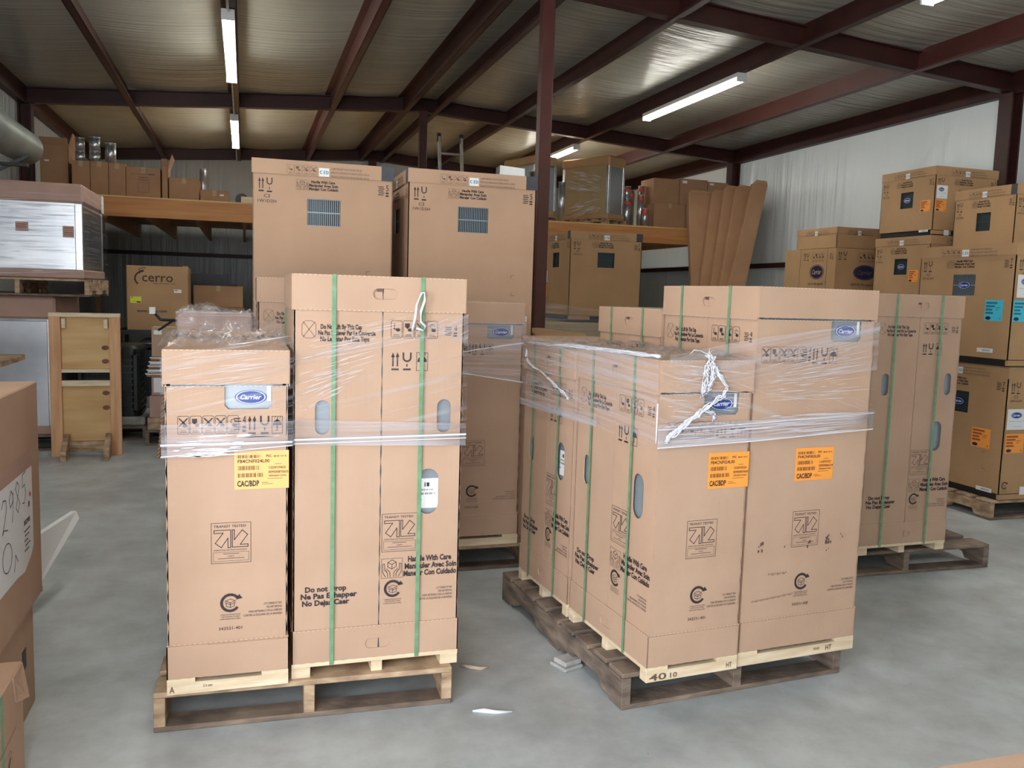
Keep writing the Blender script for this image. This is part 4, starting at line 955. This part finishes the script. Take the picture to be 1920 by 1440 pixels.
for i in range(5):
    t=thing('flat_tray',['lowest','second lowest','middle','second highest','topmost'][i]+' flat grey-brown tray of the pile by the condenser','tray',(-.88+.01*i,8.64,zz)); h=.038
    MB().box(0,.72,0,.6,0,h*.55).build('tray_body','galv_d' if i%2 else 'card_d',t); MB().box(-.01,.73,-.01,.61,h*.55,h*.8).build('tray_rim','alu',t); zz+=h+.0
t=carton('small taped carton on top of the flat tray pile',-.83,-.585,8.60,.3,zz,zz+.275,mat='card',sticker=(.02,.21,.09,.25))
# hand truck handle
t=thing('hand_truck','black hand truck handle in front of the large pipe-maker carton','hand truck',(0,0,0))
MB().tube([(-.72,7.6,1.30),(-.66,7.6,1.23),(-.55,7.58,1.225),(-.52,7.55,1.22),(-.515,7.53,1.14),(-.515,7.45,.6),(-.515,7.4,.12)],.014,8).build('handle','black',t,True)
MB().tube([(-.56,7.58,1.225),(-.68,7.6,1.14)],.010,6).build('brace','black',t); MB().box(-.745,-.70,7.58,7.60,1.275,1.33).build('grip_tag','foam',t)
MB().tube([(-.40,7.45,1.15),(-.40,7.4,.12)],.014,8).build('handle','black',t); MB().box(-.55,-.37,7.2,7.42,.005,.02).build('toe_plate','black',t)
for x in (-.56,-.37): MB().tube([(x-.02,7.46,.10),(x+.02,7.46,.10)],.10,16).build('wheel','black',t)
# large copper-fittings carton and neighbours under the loft
t=thing('cardboard_carton','large carton lettered cerro under the loft at left','carton',(-1.205,10.0,1.02))
MB().box(0,.615,0,.55,0,.69).build('carton_body','card_y',t,bevel=.005); MB().box(.56,.62,-.004,.004,.62,.70).build('torn_flap','card_y',t)
for nm_,fn_ in (('logo_lettering',lambda d:(d.text('cerro',.155,.465,.525,.095,.3,0),d.text('Flow Products LLC',.27,.49,.500,.013,.6))),
  ('logo_swoosh',lambda d:(d.ring(.155,.555,.062,.078,120,235,12),d.ring(.165,.585,.040,.062,80,150,8),d.ring(.175,.595,.07,.078,75,140,8))),
  ('web_address',lambda d:(d.text('www.cerro.com',.10,.40,.195,.030,.8),))):
    d=D2(); fn_(d); link(nm_,d.mesh(nm_,'ink','f',0,.0015),t)
d=D2(); d.rect(.035,.29,.145,.36); o=link('lime_sticker',d.mesh('lime_sticker','neon','f',0,.0015),t); d=D2(); d.rect(.045,.345,.06,.352); d.rect(.10,.295,.14,.308); d.rect(.06,.31,.12,.312); link('sticker_print',d.mesh('sticker_print','ink','f',0,.002),o)
d=D2(); d.rect(.475,.41,.55,.445); o=link('white_sticker',d.mesh('white_sticker','white','f',0,.0015),t); d=D2(); d.rect(.482,.43,.51,.438); link('sticker_print',d.mesh('sticker_print','ink','f',0,.002),o)
t=thing('dark_cabinet','black low rack holding up the large lettered carton','rack',(-1.30,9.95,0))
MB().box(0,1.0,.05,.65,.97,1.02).build('shelf','black',t); MB().box(0,1.0,.05,.65,.3,.34).build('shelf','black',t)
for x in (0,.96):
    for y in (.05,.61): MB().box(x,x+.04,y,y+.04,0,.97).build('leg','black',t)
MB().box(.25,.85,.12,.6,.34,.80).build('stored_unit','dark_coil',t); MB().box(.2,.82,.08,.6,.84,.91).build('grey_lid','galv_d',t,bevel=.03)
carton('wide low carton with white tick mark behind the wrapped bale',-.62,-.02,11.6,.5,1.25,1.52,mat='card_d'); carton('carton holding up the wide low carton under the loft',-.64,.0,11.6,.5,0,1.248,mat='card_d')
tag(MB().box(-.75,-.22,12.6,12.9,1.55,1.68).build('dark_beam_bundle','black'),'dark horizontal bundle under the loft behind the lettered carton','bundle')
tag(MB().box(-.80,-.1,12.5,13.0,0,1.549).build('steel_rack_box','black'),'black cabinet under the loft carrying the dark bundle','cabinet')
# wrapped bale with pink print
pallet('wooden_pallet','pallet under the pinkish film-wrapped bale',(-.42,5.25,0),0,.45,1.0,MAT['pallet_g'],nb=6)
t=thing('film_wrapped_carton','pinkish carton printed QUIET wrapped in film behind the front left group','carton',(-.36,5.25,.141))
MB().box(0,.395,0,.95,0,.99).build('carton_body','card_p',t,bevel=.006); MB().box(-.008,.403,-.008,.958,.99,1.21).build('carton_lid','card_p',t,bevel=.008)
d=D2(); d.text('QUIET',.06,.20,1.10,.028,.6); k_=d.mesh('printed_marks','ink_soft','f',0,.0095); link('printed_marks',k_,t)
# leaning sheet with corrugated edge
t=thing('leaning_board','thin dark corrugated sheet leaning behind the front left cartons','board',(0,0,0))
MB().hexa([(-.735,7.95,0),(-.715,7.95,0),(-.60,8.55,0),(-.62,8.55,0)],[(-.655,7.97,.78),(-.635,7.97,.78),(-.52,8.55,.78),(-.54,8.55,.78)]).build('sheet','card_d',t)
cg=MB()
for k in range(22):
    z=.01+k*.035; x=-.725+.08*z/.78; cg.bar((x-.011,7.944,z),(x+.011,7.944,z+.02),.005,.006)
cg.build('corrugated_edge','edge',t)
# extra carton behind right wrapped load (its top is seen)
carton('low carton just behind the right wrapped load, only its top showing',1.50,2.30,4.62,.6,.0,1.26,mat='card',tape=False)
carton('brown carton behind the middle gap, only its top showing',1.83,2.20,5.35,.9,.0,1.27,mat='card_y',tape=False)

# ------------------------------------------------------------------ near left boxes and corner box
t=thing('cardboard_carton','large near carton at the left edge with a handwritten white sheet','carton',(-.72,1.9,.37))
MB().box(-.75,0,.40,1.55,0,.785).build('carton_body','card',t,bevel=.004)
MB().hexa([(-.75,1.548,0),(0,1.548,0),(0,1.552,0),(-.75,1.552,0)],[(-.75,1.54,.02),(0,1.54,.02),(0,1.552,.02),(-.75,1.552,.02)]).build('flap','card',t)
a=D2(); P=[(.93,.17),(1.20,.165),(1.30,.155),(1.40,.19),(1.43,.215),(1.43,.50),(.93,.50)]; a.poly(P); o=link('paper_sheet',a.mesh('paper_sheet','white','r',0,.001),t); o['label']='white paper with handwritten number 302985'
b_=D2(); b_.rect(.93,.50,1.41,.56); link('clear_tape',b_.mesh('clear_tape','card_p','r',0,.0008),t)
d=D2(); tt=.003
def W_(pts,u,z,w,h): d.path([(u+w*x,z+h*y) for x,y in pts],tt)
two=[(0,.8),(.3,1),(.8,.95),(.9,.7),(.5,.35),(0,0),(.3,.1),(1,0)]; nine=[(.9,.8),(.5,1),(.1,.75),(.3,.5),(.8,.6),(.9,.9),(.8,.3),(.6,0)]
eight=[(.8,.85),(.4,1),(.1,.8),(.5,.5),(.9,.25),(.5,0),(.1,.2),(.5,.5),(.9,.8)]; five=[(1,1),(.3,.95),(.2,.55),(.7,.6),(.95,.3),(.6,0),(.1,.05)]
zero=[(.5,1),(.1,.6),(.2,.1),(.6,0),(.9,.5),(.5,1)]; three=[(.1,.9),(.6,1),(.8,.7),(.4,.55),(.9,.3),(.5,0),(.05,.1)]
W_(three,.80,.34,.06,.10)
for i,g in enumerate((zero,two,nine,eight,five)): W_(g,.95+i*.082 if i else .93,.345+.012*i,.062,.105)
d.ring(1.08,.27,.045,.048,0,360,20,sx=1.2); W_([(0,0),(.4,1),(1,.4)],1.16,.20,.05,.05)
d.text('302985',1.30,1.385,.315,.017,.8)
for i in range(5): d.rect(1.30+.01*(i%2),.292-.017*i,1.38-.015*(i%3),.296-.017*i)
d.v=[(u,z) for u,z in d.v if True]
link('handwriting',d.mesh('handwriting','ink','r',0,.0018),o)
d=D2(); d.disc(1.395,.405,.009,.009,n=14); link('red_dot',d.mesh('red_dot','red_band','r',0,.002),o); d=D2(); d.disc(1.375,.375,.009,.011,n=14); link('blue_dot',d.mesh('blue_dot','navy_d','r',0,.002),o)
t=thing('cardboard_carton','shadowed lower carton under the handwritten-sheet carton','carton',(-.73,2.84,0))
MB().box(-.7,0,0,.50,0,.365).build('carton_body','card',t,bevel=.004); MB().box(.0,.002,.33,.38,.18,.25).build('slot_mark','black',t)
t=thing('cardboard_carton','near lower left carton with a green strap and hand slots','carton',(-.652,1.13,0))
MB().box(-.8,0,.60,1.70,0,.362).build('carton_body','card',t,bevel=.004)
MB().box(.0,.0012,1.45,1.475,0,.36).build('strap','strap',t)
MB().hexa([(0,1.61,.27),(.004,1.61,.27),(.02,1.69,.25),(.016,1.69,.25)],[(0,1.58,.36),(.004,1.58,.36),(.004,1.69,.36),(0,1.69,.36)]).build('flap','card',t)
d=D2(); d.icons(1.15,.02,.40,.14,4,['x','f','t','x']); d.path([(1.0,.17),(1.60,.20)],.002); link('printed_marks',d.mesh('printed_marks','ink','r',0,.002),t)
carton('near corner of a carton at the bottom right edge',1.02,1.75,.45,.56,0,.80,mat='card',tape=False)
# white foam slab
t=thing('foam_slab','white foam packing slab sticking out past the near left carton','foam slab',(0,0,0))
MB().hexa([(-.99,4.03,0),(-.965,4.02,.0),(-.785,4.59,.352),(-.81,4.60,.352)],[(-1.10,3.92,.29),(-1.075,3.91,.29),(-.80,4.60,.385),(-.825,4.61,.385)]).build('slab','foam',t)

# ------------------------------------------------------------------ stretch film
def ribbon(path, zlo, zhi, nseg=14, nv=7, wob=.004, seed=1, shear=0.0):
    """vertical film sheet along a polyline in plan; zlo/zhi per path vertex"""
    r=random.Random(seed); pts=[Vector(p) for p in path]; L_=[0]
    for a,b in zip(pts,pts[1:]): L_.append(L_[-1]+(b-a).length)
    mb=MB(); uv=[]; rows=[]
    S=[]
    for i in range(len(pts)-1):
        n=max(2,int(nseg*(L_[i+1]-L_[i])/L_[-1]))
        for k in range(n): S.append((i,k/n))
    S.append((len(pts)-2,1.0))
    for (i,f_) in S:
        p=pts[i].lerp(pts[i+1],f_); d=(pts[i+1]-pts[i]).normalized(); nrm=Vector((d.y,-d.x)); zl=zlo[i]+(zlo[i+1]-zlo[i])*f_; zh=zhi[i]+(zhi[i+1]-zhi[i])*f_; l=L_[i]+(L_[i+1]-L_[i])*f_
        for j in range(nv+1):
            g=j/nv; z=zl+(zh-zl)*g; o=r.uniform(0,wob)+.002
            q=p+nrm*o; mb.v.append((q.x,q.y,z)); uv.append((l, z+shear*l))
    m_=nv+1
    for a in range(len(S)-1):
        for j in range(nv): k=a*m_+j; mb.f.append((k,k+m_,k+m_+1,k+1))
    mb.uv=uv; return mb
def blanket(x0,x1,y0,y1,zf,nx=26,ny=30,amp=.018,seed=2,rz=0,org=(0,0)):
    r=random.Random(seed); mb=MB(); uv=[]
    for j in range(ny+1):
        for i in range(nx+1):
            x=x0+(x1-x0)*i/nx; y=y0+(y1-y0)*j/ny; z=zf(i/nx,j/ny)+amp*(r.random()**2)*(1 if (0<i<nx) else .4)
            mb.v.append((org[0]+x*math.cos(rz)-y*math.sin(rz),org[1]+x*math.sin(rz)+y*math.cos(rz),z)); uv.append((x,y))
    m_=nx+1
    for j in range(ny):
        for i in range(nx): k=j*m_+i; mb.f.append((k,k+1,k+m_+1,k+m_))
    mb.uv=uv; return mb
def strands(n,fn,seed,w=.0012,jit=.012):
    "thin stretched folds of the film; fn(s,t) -> point, s in 0..1 across, t along"
    r=random.Random(seed); mb=MB()
    for i in range(n):
        s=r.random(); a=r.uniform(0,.7); b=min(1,a+r.uniform(.05,.35)); k=4
        P=[Vector(fn(s,a+(b-a)*q/k)) for q in range(k+1)]; ww=w*r.uniform(.4,1.3)
        n0=len(mb.v)
        for q,p in enumerate(P):
            e=ww*math.sin(PI*(q+.3)/(k+.6)); mb.v+=[(p.x,p.y,p.z-e/2),(p.x,p.y,p.z+e/2)]
        for q in range(k): j=n0+2*q; mb.f.append((j,j+2,j+3,j+1))
    return mb
t=thing('stretch_wrap','clear stretch film wound around the front left cartons','stretch wrap',(0,0,0))
f1=[(-.260,3.9),(-.260,2.948),(.150,2.948),(.158,2.972),(.762,2.974),(.762,3.6)]
ribbon(f1,[.955,.955,.985,.985,.968,.97],[1.065,1.065,1.072,1.072,1.05,1.05],seed=3).build('dense_band','film_band',t,True)
ribbon(f1,[1.06]*6,[1.29,1.29,1.36,1.37,1.445,1.445],wob=.006,seed=4,shear=-.22,nseg=24,nv=10).build('upper_sheet','film',t,True)
for zz0,zz1,w_ in ((.998,.996,.006),(.960,.984,.003)):
    ribbon([(-.262,2.944),(.150,2.944),(.16,2.968),(.765,2.968)],[zz0-w_/2,zz1-w_/2+.005,zz1+.004,zz1+.012],[zz0+w_/2,zz1+w_/2+.005,zz1+.004+w_,zz1+.012+w_],nv=2,wob=.001,seed=6).build('rolled_edge','film_rope',t)
blanket(-.27,.152,2.96,4.16,lambda a,b:1.318+.045*(abs(2*a-1)**4)*b+.03*math.sin(b*9)*b,amp=.03,seed=8).build('top_sheet','film_top',t,True)
strands(45,lambda s,q:(-.25+.40*q,2.943,1.16+.14*s+.06*q),11,.0008).build('film_folds','film_rope',t)
strands(95,lambda s,q:(.17+.45*q*(.4+.6*s),2.966,1.09+.27*s+.09*q),12,.0010).build('film_folds','film_rope',t)
strands(34,lambda s,q:(-.25+.40*q,2.9425,.955+.07*s+.012*q),13,.004).build('film_folds','film_rope',t)
# knot of twisted film hanging over the right strap
t2=MB().tube([(.570,2.965,1.40),(.560,2.955,1.385),(.568,2.95,1.43),(.575,2.955,1.475),(.590,2.96,1.515),(.602,2.955,1.518),(.600,2.95,1.49),(.588,2.955,1.45),(.590,2.955,1.415),(.605,2.95,1.40),(.60,2.955,1.385),(.575,2.96,1.392)],.0048,7).build('film_tail','film_rope',t,True)
def fan(p0,spread,mat,name,par):
    mb=MB(); p0=Vector(p0); P=[p0]+[Vector(q) for q in spread]; mb.v=[tuple(p) for p in P]; mb.f=[(0,i,i+1) for i in range(1,len(P)-1)]
    mb.uv=[(0,0)]+[(1.0,.15*i) for i in range(1,len(P))]; return mb.build(name,mat,par)
fan((.59,2.962,1.405),[(.764,2.968,1.445),(.764,2.966,1.40),(.764,2.968,1.35),(.764,2.966,1.33)],'film_mid','upper_sheet',t)
# film reaching back to the middle load
t=thing('stretch_wrap','film wound across the shaded carton between the loads','stretch wrap',(0,0,0))
ribbon([(.88,4.41),(1.46,4.41)],[1.14,1.14],[1.36,1.37],seed=9).build('film_sheet','film_mid',t,True)
ribbon([(.88,4.30),(1.30,3.99)],[1.14,1.09],[1.16,1.30],seed=19,wob=.012,nseg=12).build('film_sheet','film_mid',t,True)
MB().tube([(.86,4.32,1.165),(1.10,4.16,1.235),(1.31,3.98,1.285)],.0035,6).build('rolled_edge','film_rope',t,True); MB().tube([(.86,4.32,1.125),(1.10,4.16,1.11),(1.31,3.98,1.09)],.003,6).build('rolled_edge','film_rope',t,True)
# right load
t=thing('stretch_wrap','clear stretch film around the right wrapped load','stretch wrap',(0,0,0))
def P2(x,y): return F2(x,y)
LF=[P2(-.012,1.19),P2(-.012,-.035)]; FF=[P2(-.012,-.035),P2(.39,-.035),P2(.972,-.020),P2(.974,.5)]
ribbon(LF,[1.0,1.005],[1.325,1.325],nseg=24,nv=10,wob=.006,seed=21,shear=.05).build('side_sheet','film_mid',t,True)
ribbon([P2(-.016,1.19),P2(-.016,.4)],[1.0,1.01],[1.03,1.06],seed=22,nv=3).build('dense_band','film_band',t,True)
ribbon(FF,[1.0,1.012,1.035,1.035],[1.085,1.09,1.105,1.105],seed=23).build('dense_band','film_band',t,True)
ribbon([P2(-.012,-.038),P2(.39,-.038),P2(.970,-.022)],[1.09,1.09,1.10],[1.31,1.33,1.13],nseg=22,nv=9,seed=24,shear=.30).build('front_sheet','film',t,True)
ribbon([P2(.02,-.040),P2(.39,-.034),P2(.970,-.022)],[1.27,1.22,1.27],[1.325,1.39,1.455],nseg=22,nv=9,seed=25,shear=-.16).build('front_sheet','film_mid',t,True)
for a,b,c,w_ in ((1.002,1.012,1.036,.004),(1.066,1.078,1.10,.003)):
    ribbon([P2(-.014,-.042),P2(.39,-.040),P2(.972,-.024)],[a,b,c],[a+w_,b+w_,c+w_],nv=2,wob=.001,seed=26).build('rolled_edge','film_rope',t)
blanket(-.02,.40,-.04,1.19,lambda a,b:1.318-.012*b,amp=.02,seed=28,rz=A2,org=(1.375,2.68)).build('top_sheet','film_top',t,True)
def fr(x,z,o=-.046): p=P2(x,o); return (p[0],p[1],z)
def crumple(pts,n,jit,r,seed):
    rg=random.Random(seed); mb=MB(); P=[Vector(p) for p in pts]
    for i in range(n):
        a=rg.randint(0,max(0,len(P)-3)); b=min(len(P),a+rg.randint(3,6)); Q=[]
        for p,q in zip(P[a:b],P[a+1:b]+[P[min(b,len(P)-1)]]):
            for f in (0,.33,.66): c=p.lerp(q,f); Q.append(c+Vector((rg.uniform(-jit,jit),rg.uniform(-jit,jit)*.25,rg.uniform(-jit,jit))))
        if (Q[-1]-Q[-2]).length<1e-6: Q=Q[:-1]
        mb.tube(Q,[r*rg.uniform(.3,1.4)*(1 if 0<k<len(Q)-1 else .3) for k in range(len(Q))],5)
    return mb
RP=[fr(.10,1.34),fr(.17,1.332),fr(.205,1.29),fr(.235,1.25),fr(.262,1.215),fr(.25,1.185),fr(.205,1.16),fr(.16,1.13),fr(.10,1.09),fr(.05,1.055),fr(.02,1.03)]
crumple(RP,22,.010,.0026,5).build('twisted_ridge','film_rope',t,True)
crumple([fr(.18,1.34),fr(.175,1.30),fr(.17,1.26),fr(.165,1.22),fr(.16,1.19)],12,.012,.0022,6).build('twisted_ridge','film_rope',t,True)
crumple([fr(.20,1.33),fr(.195,1.30),fr(.20,1.26),fr(.19,1.22),fr(.185,1.20)],10,.012,.0022,7).build('twisted_ridge','film_rope',t,True)
crumple([fr(.15,1.13),fr(.19,1.13),fr(.21,1.12),fr(.215,1.10)],6,.010,.002,8).build('twisted_ridge','film_rope',t,True)
fan(fr(.02,1.03),[fr(.10,1.085),fr(.20,1.155),fr(.262,1.215),fr(.17,1.25),fr(.06,1.27)],'film','loose_fold',t)
def fs(s,q): x=.42+.54*q; return fr(x,1.16+.26*s*(.55+.45*q)+.0,-.036)
strands(120,fs,31,.0010).build('film_folds','film_rope',t)
strands(80,lambda s,q:fr(.02+.36*q,1.10+.20*s-.03*q,-.044),32,.0011).build('film_folds','film_rope',t)
strands(60,lambda s,q:fr(.0+.96*q,1.005+.085*s+.03*q,-.044),33,.002).build('film_folds','film_rope',t)
def lf(y,z,o=-.022): p=P2(o,y); return (p[0],p[1],z)
strands(80,lambda s,q:lf(1.18-.55*q,1.04+.26*s,-.024),34,.0012).build('film_folds','film_rope',t)
crumple([lf(1.13,1.27),lf(1.12,1.22),lf(1.08,1.20),lf(.95,1.175),lf(.82,1.14),lf(.72,1.11),lf(.66,1.09)],9,.006,.0022,9).build('twisted_ridge','film_rope',t,True)
crumple([lf(1.19,1.295,-.012),lf(.9,1.305,-.012),lf(.6,1.315,-.012),lf(.3,1.318,-.012),lf(-.03,1.322,-.014)],16,.007,.0022,10).build('rolled_edge','film_rope',t,True)
MB().tube([lf(-.04,1.16,-.018),lf(-.04,1.02,-.018)],.003,6).build('twisted_ridge','film_rope',t,True)
# other wrapped goods
t=thing('stretch_wrap','crumpled film over the pinkish printed carton','stretch wrap',(0,0,0))
blanket(-.375,.05,5.22,6.24,lambda a,b:1.358+.03*math.sin(a*6)*b,amp=.03,seed=41).build('top_sheet','film_top',t,True)
ribbon([(-.375,5.226),(.06,5.226)],[.9,.9],[1.37,1.37],wob=.012,seed=42).build('side_sheet','film_mid',t,True)
t=thing('stretch_wrap','film over the lower carton under the olive-tan one','stretch wrap',(0,0,0))
ribbon([(2.86,9.2),(2.86,8.33),(4.08,8.33)],[.8,.8,.8],[1.46,1.46,1.34],wob=.015,seed=43,nseg=24).build('side_sheet','film_mid',t,True)
t=thing('stretch_wrap','film around the upper left silver unit','stretch wrap',(0,0,0))
ribbon([(-2.54,8.444),(-1.345,8.444),(-1.345,9.65)],[1.50,1.50,1.50],[2.28,2.28,2.28],wob=.012,seed=44,nseg=26,nv=12).build('side_sheet','film',t,True)
strands(70,lambda s,q:(-2.5+1.1*q,8.428,1.55+.65*s+.03*q),45,.004).build('film_folds','film_rope',t)
t=thing('stretch_wrap','film around the papered unit on the right loft','stretch wrap',(0,0,0))
def uL(s,z): return (5.17-math.sin(.49)*s-.02, 11.98+math.cos(.49)*s-.02, z)
mbf=MB(); 
strands(110,lambda s,q:uL(.08+.75*q,2.82+.5*s+(.16*q if s>.4 else -.12*q)),47,.006).build('film_folds','film_rope',t)
# floor scraps
t=MB().tube([(.79,2.87,.004),(.83,2.855,.008),(.87,2.84,.005),(.93,2.83,.004)],[.004,.010,.008,.003],6).build('film_scrap','film_rope',None,True); tag(t,'curled scrap of clear film on the floor between the loads','scrap')
t=MB().tube([(.84,3.26,.004),(.87,3.22,.009),(.91,3.20,.007),(.95,3.215,.004)],[.004,.009,.008,.003],6).build('film_scrap','edge',None,True); tag(t,'dusty brown film scrap beside the front left pallet','scrap')
t=MB().tube([(1.10,3.62,.03),(1.14,3.58,.03)],.001,4).build('pallet_block_end','galv') if False else None
bk=MB().box(0,.10,0,.10,0,.014).box(.012,.10,.012,.09,.014,.034).build('grey_block','concrete_pad',None,bevel=.004); bk.location=(1.235,3.09,0); bk.rotation_euler=(0,0,.35); tag(bk,'grey block poking out beneath the weathered right pallet','block')

GROUPS={'unit_carton':'vented unit cartons','wooden_pallet':'wooden pallets','fluorescent_light':'fluorescent strip lights','metal_flue_pipe':'metal flue pipes on the loft',
 'packaged_unit':'packaged rooftop units','long_flat_carton':'long flat cartons leaning by the loft','stretch_wrap':'stretch wraps','steel_post':'ridge posts','flat_tray':'flat trays in the pile','film_wrapped_carton':'film-wrapped cartons','film_scrap':'film scraps on the floor'}
for o in list(COL.objects):
    if o.parent is None and o.get('label') and 'group' not in o.keys():
        b_=o.name.split('.')[0]; g_=GROUPS.get(b_)
        if b_=='cardboard_carton': g_='loft cartons' if ('loft' in o['label'] and o.location.z>2) else ('fan coil cartons' if any(c.name.startswith('top_cap') for c in o.children) else 'plain floor cartons')
        if g_: o['group']=g_
for o in COL.objects:
    if o.get('group')=='short cartons': o['group']='fan coil cartons'
